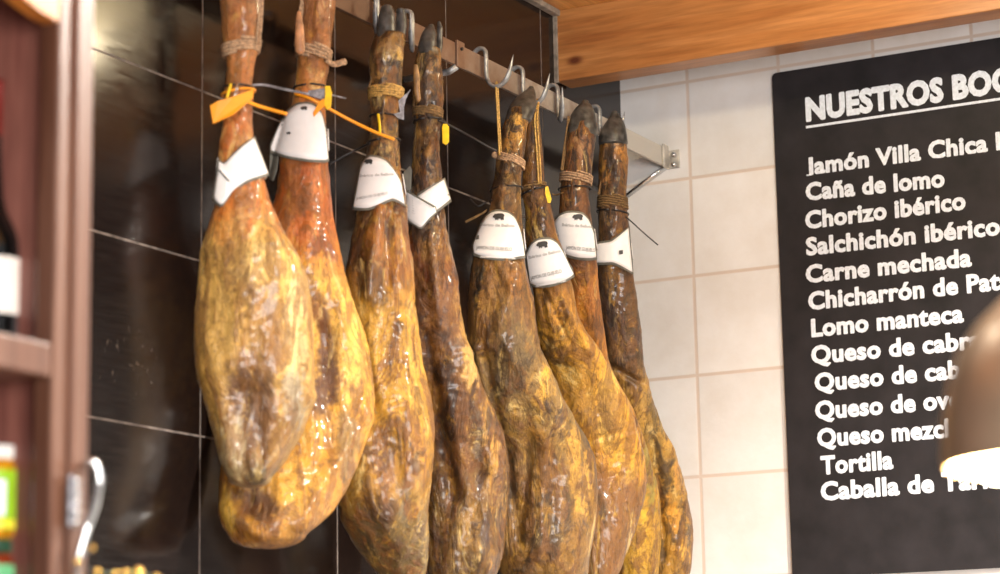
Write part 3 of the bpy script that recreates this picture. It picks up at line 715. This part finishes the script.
strand('tie_tail', [R3.front(370, 143, .002), R3.front(358, 149, .002), R3.front(344, 156, .0), R3.front(330, 164, -.002)], .0018, M['tie'], h3)
quad('grey_clip', R3, [(398, 101), (411, 89), (406, 99), (404, 108), (404, 120), (399, 119), (393, 114), (400, 112)], M['tie_grey'], h3, .002, .0022)
wrap('cable_tie', R4, 121, M['tie'], h4, 1, .0017, .2, -2, .002)
strand('tie_tail', [R4.front(438, 120, .004), R4.front(455, 128, .004), R4.front(480, 142, .0), R4.front(497, 151.5, -.004)], .0019, M['tie'], h4)
quad('seal_tag', R4, [(443, 124), (447, 124), (449, 127), (449, 142), (446, 145), (442.5, 143), (442, 127)], M['yellow'], h4, .004, .0024)
strand('seal_strap', [R4.front(440, 120, .003), R4.front(444, 121, .004), R4.front(446, 126, .004)], .0014, M['tie'], h4)
wrap('cable_tie', R5, 189, M['tie'], h5, 1, .0017, .2, -2, .002)
strand('tie_tail', [R5.front(492, 200, .0), R5.front(486, 202, .002), R5.front(478, 206, .0), R5.front(470, 199, -.004)], .0014, M['tie'], h5)
quad('tie_tip', R5, [(465, 221), (483, 212), (487, 209), (486, 212), (476, 218), (466, 223)], M['rope_dark'], h5, .002, .0016)
wrap('cable_tie', R6, 192, M['tie'], h6, 1, .0018, .2, -8, .002)
quad('seal_tag', R6, [(545, 187), (548, 186), (551.5, 199), (550.5, 203), (547.5, 203), (545, 193)], M['yellow'], h6, .004, .0024)
wrap('cable_tie', R7, 189, M['tie'], h7, 1, .0016, .2, 0, .002)
strand('tie_tail', [R7.front(562, 193, .002), R7.front(556, 195, .002), R7.front(552, 194, .002)], .0016, M['rope_dark'], h7)
wrap('cable_tie', R8, 213, M['tie'], h8, 1, .0016, .2, 4, .002)
strand('tie_tail', [R8.front(626, 217, .002), R8.front(633, 223, .004), R8.front(645, 234, .004), R8.front(658, 245, .002)], .0013, M['tie'], h8)

# ---- paper labels
def paper(R, root, cols, off=.005, grey='down', name='label_band'):
    bcols = [(c[0], c[1]-2.0, c[2], c[3]+2.6) for c in cols]
    bcols[0] = (bcols[0][0]-1, bcols[0][1], bcols[0][2]-1, bcols[0][3]); bcols[-1] = (bcols[-1][0]+1, bcols[-1][1], bcols[-1][2]+1, bcols[-1][3])
    lb = sheet(name, R, cols, M['paper'], root, off)
    sheet('label_edge', R, bcols, M['border'], lb, off-.0014)
    return lb
def back_band(R, root, y, h, rad=0.004):
    n = 24; V = []
    for k in range(n+1):
        a = PI*.42+(PI*1.16)*k/n
        for yy in (y-h/2, y+h/2):
            c, hh, b, m, d = R.frame(yy)
            V.append(c+m*math.sin(a)*(hh+rad)-d*math.cos(a)*(b+rad))
    Fc = [(2*i, 2*i+1, 2*i+3, 2*i+2) for i in range(n)]
    o = mk('label_back', V, Fc, M['paper'], root)
    s = o.modifiers.new('s', 'SOLIDIFY'); s.thickness = .0008
T = 'JAMÓN DE GUIJUELO'
l1 = paper(R1, h1, [(219, 161, 213, 198), (224, 165, 221.5, 206), (232, 156, 233, 190), (243, 146, 247, 180), (254, 138, 268, 173)])
sheet('label_tab', R1, [(219, 166, 214, 199), (223, 170, 219, 204), (228, 176, 227, 196)], M['paper'], l1, .0075)
strand('label_slit', [R1.front(219, 170, .010, 1.35), R1.front(229, 181, .010, 1.35)], .0010, M['ink'], l1)
back_band(R1, l1, 168, 18)
l2 = paper(R2, h2, [(271, 147, 271, 150), (277, 130, 278, 153), (286, 112, 288, 156), (297, 104.5, 300, 158), (307, 103.5, 309, 159.5), (315, 106, 318, 160), (322, 114, 325, 160), (325.5, 130, 328, 159)], .010)
sheet('label_flap', R2, [(270, 151, 269, 178), (274, 152, 273, 182), (279, 154, 277, 170)], M['border'], l2, -.002)
back_band(R2, l2, 140, 20)
pig(R2, 288.5, 133, 4.5, l2, .0122); pig(R2, 304, 108, 7, l2, .0122); 
l3 = paper(R3, h3, [(357, 190, 353, 207), (361, 163, 360, 208), (369, 156.5, 368, 208), (378, 157.5, 377, 205), (386, 161, 385, 201), (393, 169, 392, 198), (398, 177, 398, 200), (401, 184, 404.5, 204)], .0115)
pig(R3, 368.5, 161.5, 9, l3, .0131); label_text(R3, 'Ibérico de Bellota', (360, 177), (394, 175), 2.6, M['ink_soft'], l3, .0131)
label_text(R3, T, (356, 200), (388, 194), 2.6, M['ink_soft'], l3, .0131); back_band(R3, l3, 185, 20)
l4 = paper(R4, h4, [(418, 196, 422, 214), (431, 187.5, 435, 211.5), (444, 179.5, 450.5, 199)], .006)
l4b = sheet('label_tab', R4, [(404.8, 191, 407, 219), (412, 194.5, 414, 224), (418, 198, 421, 228), (427, 203, 429, 218), (435, 207.5, 436, 212)], M['paper'], l4, .0095)
sheet('label_edge', R4, [(404, 189.5, 406, 220.5), (412, 193, 413.5, 225.5), (418, 196.5, 421, 230), (427, 201.5, 430, 219.5), (436, 206.5, 437, 213)], M['border'], l4, .0085)
strand('label_slit', [R4.front(404, 190, .0125, 1.35), R4.front(419, 198, .0125, 1.35), R4.front(434.5, 207, .0125, 1.35)], .0014, M['border'], l4)
quad('grey_clip', R4, [(404, 172), (410, 166), (412, 170), (411, 190), (407, 191), (403, 182)], M['border'], h4, -.004, .003)
for i in range(7):
    x0, y0 = 405.5+i*.35, 195+i*2.6
    strand('printed_line', [R4.front(x0, y0, .0104, 1.35), R4.front(x0+7, y0+3.2, .0104, 1.35)], .00035, M['ink_soft'], l4)
back_band(R4, l4, 195, 18)
l5 = paper(R5, h5, [(473, 246, 474, 253), (477, 233, 479, 255), (483, 219, 485, 256.5), (490, 213, 492, 257.5), (497, 211, 500, 258), (508, 212.5, 509, 258), (515, 218, 516, 257), (520, 229, 521, 256), (523, 244, 524.5, 255.5)], .006)
pig(R5, 499, 216.5, 12, l5, .0078); label_text(R5, 'Ibérico de Bellota', (480, 226), (515, 227), 3, M['ink_soft'], l5, .0078)
label_text(R5, T, (476, 249), (512, 251), 3.6, M['ink'], l5, .0078, .0)
quad('printed_mark', R5, [(475.5, 235.5), (479, 235), (479, 239), (475.5, 239.5)], M['ink'], l5, .0095, .0005)
label_text(R5, 'DENOMINACIÓN DE ORIGEN', (480, 257.6), (515, 259), 1.8, M['paper'], l5, .0068, .02); back_band(R5, l5, 240, 20)
l6 = paper(R6, h6, [(526, 255, 530, 283), (531, 244.5, 535, 285), (539, 239.5, 543, 285.5), (550, 239, 553, 284), (557, 243, 560, 281.5), (563, 252, 566, 279.5), (568, 263, 571, 276.5), (571.5, 270, 573.5, 274)], .006)
pig(R6, 542.5, 244.5, 12, l6, .0078, -.1); label_text(R6, 'Ibérico de Bellota', (529, 259), (561, 252), 3, M['ink_soft'], l6, .0078)
label_text(R6, T, (531, 280), (562, 272.5), 3.6, M['ink'], l6, .0078, .0)
label_text(R6, 'DENOMINACIÓN DE ORIGEN', (536, 287), (566, 281.5), 1.8, M['paper'], l6, .0068, .02); back_band(R6, l6, 262, 20)
l7 = paper(R7, h7, [(554, 222, 562, 250), (559, 216, 566, 254), (566, 213, 572, 256), (574, 212.5, 578, 257.5), (583, 214, 585, 258), (589, 220, 591, 258), (594, 234, 596, 257)], .006)
pig(R7, 578, 217, 11, l7, .0078); label_text(R7, 'Ibérico de Bellota', (562, 226), (592, 228), 3, M['ink_soft'], l7, .0078)
label_text(R7, T, (566, 249), (595, 252), 3.6, M['ink'], l7, .0078, .0)
quad('printed_mark', R7, [(555, 235), (558.5, 234.5), (558.5, 238.5), (555, 239)], M['ink'], l7, .0095, .0005); back_band(R7, l7, 240, 20)
l8 = paper(R8, h8, [(595, 244.5, 595, 262.5), (603, 243, 603, 262.5), (611, 242, 613, 262), (619, 236, 620, 265), (628.5, 228, 632.5, 272)], .006)
quad('printed_mark', R8, [(619, 250.5), (623, 250), (623, 254), (619, 254.5)], M['ink'], l8, .0095, .0005); back_band(R8, l8, 252, 16)

# ------------------------------------------------------------------ rail
rail = boxo('hanging_rail', (-2.35, RY-.0035, RZ0), (-.0065, RY+.0035, RZ1), M['rail'], None, .0012)
tag(rail, 'long flat worn steel rail on which the hams hang, running to the white wall', 'rail')
# end bracket on the white wall: plate, strap, bolts, diagonal brace
boxo('wall_plate', (-.006, -.131, 2.646), (-.001, -.104, 2.684), M['plate'], rail, .001)
boxo('clamp', (-.030, -.1085, 2.645), (-.0055, -.104, 2.694), M['plate'], rail, .001)
for z in (2.652, 2.672):
    V, Fc = tube_geo([(-.016, -.122, z), (-.001, -.122, z)], .0048, 8)
    mk('bolt', V, Fc, M['chrome'], rail)
V, Fc = tube_geo([(-.010, -.105, 2.650), (-.008, -.05, 2.622), (-.006, -.006, 2.598)], .0085, 12, flat=.5)
mk('brace', V, Fc, M['chrome'], rail)
# joint bracket reaching back to the dark wall
xb = atY(459, 57, -.104).x
boxo('joint_plate', (xb-.013, -.1085, 2.646), (xb+.013, -.1038, 2.694), M['rail'], rail, .001)
V, Fc = tube_geo([(xb-.008, -.104, 2.648), (xb-.010, -.090, 2.640), (xb-.010, -.001, 2.640)], .006, 10)
mk('wall_arm', V, Fc, M['steel'], rail)
V, Fc = tube_geo([(-2.2, -.097, 2.66), (-2.2, -.001, 2.66)], .006, 10); mk('wall_arm', V, Fc, M['steel'], rail)
V, Fc = tube_geo([(xb, -.112, 2.68), (xb, -.108, 2.68)], .003, 10); mk('bolt', V, Fc, M['cable'], rail)

# ------------------------------------------------------------------ shell
def struct(o): o['kind'] = 'structure'; return o
struct(boxo('wall_left', (-3.2, 0, 0), (0, .12, 3.6), M['dark_wall'], None, 0))
struct(boxo('wall_right', (0, -3.2, 0), (.12, .12, 3.6), M['white_wall'], None, 0))
struct(boxo('floor', (-5.2, -3.6, -.1), (.12, .12, 0), M['floor'], None, 0))
struct(boxo('ceiling', (-3.4, -2.6, 2.92), (-.24, 0, 2.94), M['soffit'], None, 0))
fas = boxo('trim_1', (-.30, -2.6, 2.775), (-.24, -.004, 2.92), M['fascia'], None, .002); struct(fas)
struct(boxo('trim_2', (-.304, -.009, 2.772), (-.298, 0, 2.92), M['dust'], None, .001))
struct(boxo('trim_3', (-3.2, -.016, 2.908), (-.30, 0, 2.92), M['dust'], None, .002))

# ------------------------------------------------------------------ menu board
bd = empty('menu_board', (-.004, -.342, 1.80), 'large black menu board with white hand lettering on the white tiled wall', 'menu board')
def rrect(y0, y1, z0, z1, r, x0, x1):
    pts = []
    for cy, cz, a0 in ((y0+r, z0+r, PI), (y1-r, z0+r, 1.5*PI), (y1-r, z1-r, 0), (y0+r, z1-r, .5*PI)):
        for k in range(7):
            a = a0+PI/2*k/6; pts.append((cy+r*math.cos(a), cz+r*math.sin(a)))
    n = len(pts)
    V = [(x0, a, b) for a, b in pts]+[(x1, a, b) for a, b in pts]
    Fc = [tuple(range(n)), tuple(range(2*n-1, n-1, -1))]+[(i, n+i, n+(i+1) % n, (i+1) % n) for i in range(n)]
    return V, Fc
V, Fc = rrect(-1.50, -.3415, 1.802, 2.811, .010, -.0095, -.0005)
mk('panel', V, Fc, M['board'], bd, False)
def board_text(full, ref, p0, p1, cap, name, bold=.018, k=.026):
    """p0, p1: image places of the baseline ends of the visible words"""
    a = atX(*p0, -.0098); b = atX(*p1, -.0098)
    _, _, wref = heavy_text(ref, bold, k); Vt, Ft, w = heavy_text(full, bold, k)
    sx = abs(a.y-b.y)/wref; z0 = a.z; sl = (b.z-a.z)/max(1e-6, abs(a.y-b.y))
    out = []
    for v in Vt:
        dy = v.x*sx
        out.append((-.0099-v.z, a.y-dy, z0+sl*dy+v.y/.72*cap))
    o = mk(name, out, [tuple(reversed(f)) for f in Ft], M['chalk'], bd, False)
board_text('NUESTROS BOCADILLOS', 'NUESTROS', (806, 120.5), (944, 100), .046, 'heading', .022, .036)
ua = atX(806, 126.8, -.0098); ub = atX(1000, 98.5, -.0098)
boxo('underline', (-.0104, ua.y-.80, ua.z-.0035), (-.0096, ua.y, ua.z+.0015), M['chalk'], bd, 0)
for full, ref, p0, p1 in [
    ('Jamón Villa Chica Ibérico', 'Jamón Villa Chica', (806, 175), (988, 151)),
    ('Caña de lomo', 'Caña de lomo', (806, 200), (945, 186)),
    ('Chorizo ibérico', 'Chorizo ibérico', (805.5, 228.5), (966, 208.5)),
    ('Salchichón ibérico', 'Salchichón ibérico', (806.3, 255), (1000.5, 234)),
    ('Carne mechada', 'Carne mechada', (806, 282.5), (972, 265.5)),
    ('Chicharrón de Pata', 'Chicharrón de', (808.5, 309.5), (958.5, 293.5)),
    ('Lomo manteca', 'Lomo manteca', (811.5, 336.5), (964, 321.5)),
    ('Queso de cabra', 'Queso de cab', (811.5, 363.5), (959, 350)),
    ('Queso de cabra', 'Queso de cab', (815, 391), (961, 377.5)),
    ('Queso de oveja', 'Queso de ov', (815.5, 419), (950, 408)),
    ('Queso mezcla', 'Queso mezc', (817.5, 446.5), (944.5, 437)),
    ('Tortilla', 'Tortilla', (821, 474), (893.5, 468)),
    ('Caballa de Tarifa', 'Caballa de', (821, 500), (934.5, 491.5))]:
    board_text(full, ref, p0, p1, .0345, 'menu_line')

# ------------------------------------------------------------------ cabinet at the left
CD = 2.12
pr = atD(95.5, 15, CD)            # right front edge of the stile
CX, CY = pr.x, pr.y
cab = empty('wall_cabinet', (CX-.4, CY+.15, 0), 'reddish brown stained wooden shelf cabinet at the left edge, blurred', 'cabinet')
w = .050
zt = atY(60, 13, CY).z
boxo('stile', (CX-w, CY, 0), (CX, CY+.022, 2.75), M['cab_front'], cab, .003)
boxo('moulding', (CX-w*.62, CY-.005, 0), (CX-w*.30, CY+.002, 2.75), M['cab_front'], cab, .003)
boxo('side_panel', (CX-.034, CY+.0225, 0), (CX-.014, CY+.30, 2.75), M['cab'], cab, .001)
boxo('side_panel', (CX-.95, CY, 0), (CX-.93, CY+.30, 2.75), M['cab'], cab, .001)
boxo('back_panel', (CX-.929, CY+.29, 0), (CX-.0345, CY+.30, 2.75), M['cab'], cab, 0)
def shelf(ypx, xpx, th=.030):
    zz = atY(xpx, ypx, CY).z
    return boxo('shelf', (CX-.928, CY+.001, zz-th), (CX-w-.0005, CY+.285, zz), M['cab_front'], cab, .003), zz
sh1, z1 = shelf(342, 50)
sh2, z2 = shelf(632, 42)
boxo('shelf', (CX-.928, CY+.001, .10), (CX-w-.0005, CY+.285, .13), M['cab_front'], cab, .003)
boxo('shelf', (CX-.928, CY+.001, 2.70), (CX-w-.0005, CY+.285, 2.73), M['cab_front'], cab, .003)
# scalloped valance
V, Fc = [], []; n = 60
x1v = CX-w-.0005; x0v = CX-.928
for i in range(n+1):
    x = x1v+(x0v-x1v)*i/n; s = (x1v-x)
    zb = zt+.004-.010*math.cos(s*2*PI/.20)-.002
    for yy in (CY, CY+.018): V += [(x, yy, zb), (x, yy, 2.69)]
for i in range(n):
    a = i*4; b = a+4
    Fc += [(a, a+1, b+1, b), (a+2, b+2, b+3, a+3), (a, b, b+2, a+2), (a+1, a+3, b+3, b+1)]
Fc += [(0, 2, 3, 1), (n*4, n*4+1, n*4+3, n*4+2)]
mk('valance', V, Fc, M['valance'], cab, False)
# keyhole plate and curved pull
def cabpt(px, py, off=-.003): return atY(px, py, CY+off)
a, b = cabpt(72, 476), cabpt(69.5, 527)
kp = boxo('keyhole_plate', (a.x-.009, CY-.0085, b.z), (a.x+.007, CY-.0052, a.z), M['tie_grey'], cab, .002)
for k in range(5):
    z = b.z+(a.z-b.z)*(k+.5)/5
    V, Fc = lathe_geo((a.x-.001, CY-.0085, z), [(.0042, -.0035), (.0052, 0), (.0042, .0035)], 12)
    mk('rosette', V, Fc, M['chrome'], kp)
hp = [cabpt(84, 466, -.006), cabpt(88, 463, -.020), cabpt(95, 464, -.026), cabpt(99, 474, -.028), cabpt(98.5, 488, -.028), cabpt(95, 505, -.028), cabpt(88, 525, -.026), cabpt(82, 545, -.022), cabpt(77, 565, -.018), cabpt(75, 590, -.012), cabpt(72, 600, -.005)]
V, Fc = tube_geo(smooth_path(hp, 6), .0036, 10); mk('pull_handle', V, Fc, M['chrome'], cab)

bs = empty('bead_string', cabpt(92, 548, -.02), 'string of small shiny brass balls at the foot of the dark wall beside the cabinet', 'beads')
BP = [(92, 548, 3.6), (77, 562, 3.8), (97, 572, 4.2), (115, 574, 3.6), (125, 573, 4), (138, 573, 6.5), (156, 579, 6)]
sp = [cabpt(84, 535, -.024)]
for x, y, r in BP:
    c = cabpt(x, y, -.034); sp.append(c)
    V, Fc = ball_geo(c, r*depth(c)/F); mk('bead', V, Fc, M['brass'], bs)
sp.append(cabpt(190, 605, -.034)); sp.append(cabpt(150, 640, -.034)); sp.append(cabpt(85, 640, -.020))
sp[0] = cabpt(83, 541, -.024)
V, Fc = tube_geo(smooth_path(sp, 5), .0008, 6); mk('string', V, Fc, M['cable'], bs)

# wine bottle on the shelf
def placed(px, D): p = atD(px, 300, D); return p.x, p.y
bx, by = placed(-15, 2.085)
bt = empty('wine_bottle', (bx, by, z1), 'dark wine bottle with red capsule and cream label on the upper cabinet shelf', 'bottle')
V, Fc = lathe_geo((bx, by, z1), [(.030, .0), (.0365, .004), (.0375, .010), (.0375, .090), (.0362, .100), (.031, .112), (.0235, .124), (.0180, .140), (.0158, .165), (.0145, .200), (.0140, .242), (.0135, .244)], 48)
mk('glass', V, Fc, M['bottle'], bt)
V, Fc = lathe_geo((bx, by, z1), [(.0154, .196), (.0152, .238), (.0160, .239), (.0160, .245), (.0150, .248)], 40); mk('capsule', V, Fc, M['capsule'], bt)
V, Fc = lathe_geo((bx, by, z1), [(.0380, .032), (.0382, .033), (.0382, .081), (.0380, .082)], 60, False); mk('paper_label', V, Fc, M['label_cream'], bt)

def jar(px, D, z, r, h, contents, lid, lab, label, sub):
    x, y = placed(px, D)
    j = empty('glass_jar', (x, y, z), label, 'jar', 'jars on the lower cabinet shelf')
    V, Fc = lathe_geo((x, y, z), [(r*.86, 0), (r*.98, .004), (r, .010), (r, h*.74), (r*.96, h*.80), (r*.86, h*.84), (r*.86, h*.86)], 48); mk('body', V, Fc, contents, j)
    V, Fc = lathe_geo((x, y, z), [(r*.90, h*.85), (r*.93, h*.86), (r*.93, h*.98), (r*.90, h)], 48); mk('lid', V, Fc, lid, j)
    V, Fc = lathe_geo((x, y, z), [(r*1.008, h*.10), (r*1.012, h*.11), (r*1.012, h*.72), (r*1.008, h*.73)], 60, False); lb = mk('paper_label', V, Fc, lab, j)
    for (a0, a1, f0, f1, m_) in sub:
        VV, FF = [], []
        base = math.atan2(CAM.y-y, CAM.x-x)
        for k in range(13):
            a = base+a0+(a1-a0)*k/12
            for f in (f0, f1): VV.append((x+math.cos(a)*r*1.02, y+math.sin(a)*r*1.02, z+h*f))
        FF = [(2*k, 2*k+2, 2*k+3, 2*k+1) for k in range(12)]
        mk('label_panel', VV, FF, m_, lb)
rj = .0328
jar(-7, 2.085, z2+.0005, rj, .081, M['jar_red'], M['lid_green'], M['lab_teal'], 'lower jar of the stack, red contents and dark green lid',
    [(-.1, .5, .12, .30, M['lab_white'])])
jar(-7, 2.085, z2+.0815, rj, .081, M['jar_gold'], M['lid_white'], M['lab_green'], 'upper jar with white lid and lime green label, stacked on the green-lidded jar',
    [(-.35, .45, .24, .62, M['lab_white']), (.85, 1.35, .2, .5, M['lab_white']), (-.6, 1.45, .11, .20, M['lab_yellow'])])

# ------------------------------------------------------------------ pendant lamp (near, right)
LD = 1.50
lp = atD(1083, 464, LD)
r0 = 138*LD/F
lamp = empty('pendant_lamp', lp, 'lit bronze bell-shaped pendant lamp at the right edge, blurred and glowing', 'lamp')
prof = [(r0, 0), (r0*1.0, .006), (r0*.985, .03), (r0*.94, .052), (r0*.85, .074), (r0*.70, .092), (r0*.50, .108), (r0*.30, .122), (r0*.20, .140), (r0*.18, .205)]
V, Fc = lathe_geo(lp, prof, 64, False)
sh = mk('lamp_shade', V, Fc, M['shade'], lamp)
V, Fc = lathe_geo(lp, [(max(.004, r-.0025), z+.0) for r, z in prof[:-1]], 64, False); mk('shade_lining', V, Fc, M['shade_in'], lamp)
V, Fc = lathe_geo(lp, [(r0*.94, .004), (r0*.93, .002), (r0*.7, -.006), (r0*.35, -.011), (.001, -.012)], 64, False); mk('diffuser', V, Fc, M['bulb'], lamp)
V, Fc = lathe_geo(lp, [(.014, .20), (.014, .235), (.004, .245)], 24); mk('socket', V, Fc, M['cable'], lamp)
V, Fc = tube_geo([lp+Vector((0, 0, .24)), Vector((lp.x, lp.y, 2.92))], .0028, 8); mk('cord', V, Fc, M['cable'], lamp)

# ------------------------------------------------------------------ unseen key and fill lamps, added in the ceiling to light the hams
def downlight(x, y, power, size, label, col=(1, .95, .86), spread=2.6):
    d = empty('added_ceiling_lamp', (x, y, 2.92), label, 'ceiling light', 'unseen lamps added in the ceiling')
    V, Fc = lathe_geo((x, y, 2.92), [(size*1.25, -.0005), (size*1.25, -.006), (size*1.0, -.010), (size*.98, -.002)], 40, False); mk('rim', V, Fc, M['chrome'], d)
    V, Fc = lathe_geo((x, y, 2.92), [(size*.98, -.004), (.001, -.005)], 40, False); mk('lens', V, Fc, M['down'], d)
    L = bpy.data.lights.new('added_lamp_beam', 'AREA'); L.shape = 'DISK'; L.size = size*2; L.energy = power; L.color = col; L.spread = spread
    o = bpy.data.objects.new('added_lamp_beam', L); COL.objects.link(o); o.parent = d; o.location = (0, 0, -.014)
downlight(-1.15, -1.85, 100, .05, 'added unseen key downlight in the middle of the wooden ceiling')
downlight(-2.5, -1.7, 30, .05, 'added unseen fill downlight in the wooden ceiling nearest the camera')
downlight(-2.6, -.45, 4, .05, 'added unseen fill downlight in the wooden ceiling above the cabinet side')
# unseen globe lamp; white plate added as reflector for the glow in the gloss tiles
gl = empty('ceiling_globe_lamp', (-.86, -.78, 2.92), 'warm unseen globe lamp on an added white reflector plate above the menu board', 'ceiling light')
V, Fc = lathe_geo((-.86, -.78, 2.92), [(.29, -.0005), (.30, -.006), (.29, -.010), (.03, -.012), (.001, -.012)], 64, False); mk('reflector_plate', V, Fc, M['shade_in'], gl)
V, Fc = lathe_geo((-.86, -.78, 2.92), [(.018, -.012), (.018, -.03), (.012, -.034)], 24, False); mk('socket', V, Fc, M['chrome'], gl)
V, Fc = ball_geo((-.86, -.78, 2.862), .028, 24); mk('bulb', V, Fc, M['down'], gl)
Lg = bpy.data.lights.new('bulb_light', 'POINT'); Lg.energy = 9; Lg.color = (1, .84, .55); Lg.shadow_soft_size = .03
og = bpy.data.objects.new('bulb_light', Lg); COL.objects.link(og); og.parent = gl; og.location = (0, 0, -.09)

# big soft fill light added behind the camera to brighten the wall
def area(name, loc, target, sx, sy, power, col):
    L = bpy.data.lights.new(name, 'AREA'); L.shape = 'RECTANGLE'; L.size = sx; L.size_y = sy; L.energy = power; L.color = col
    o = bpy.data.objects.new(name, L); COL.objects.link(o); o.location = loc
    o.rotation_euler = (Vector(target)-Vector(loc)).to_track_quat('-Z', 'Y').to_euler(); return o
area('frontal_fill_light', (-4.6, -3.3, 1.75), (-.3, -.7, 2.4), 1.5, 1.2, 92, (1, .97, .95))

W = bpy.data.worlds.new('room_ambient'); S.world = W; W.use_nodes = True
wb = W.node_tree.nodes['Background']; wb.inputs[0].default_value = (1, .96, .93, 1); wb.inputs[1].default_value = .34

# ------------------------------------------------------------------ camera
cd = bpy.data.cameras.new('camera'); co = bpy.data.objects.new('camera', cd); COL.objects.link(co); S.camera = co
cd.sensor_width = 36; cd.lens = F*36/1000; cd.clip_start = .05
co.matrix_world = Matrix(((rt.x, up.x, -fw.x, CAM.x), (rt.y, up.y, -fw.y, CAM.y), (rt.z, up.z, -fw.z, CAM.z), (0, 0, 0, 1)))
cd.dof.use_dof = True; cd.dof.focus_distance = 4.25; cd.dof.aperture_fstop = cd.lens/1000/.016

S.view_settings.view_transform = 'Standard'; S.view_settings.look = 'None'
S.view_settings.gamma = 1; S.view_settings.use_curve_mapping = False
S.view_settings.exposure = 0.72
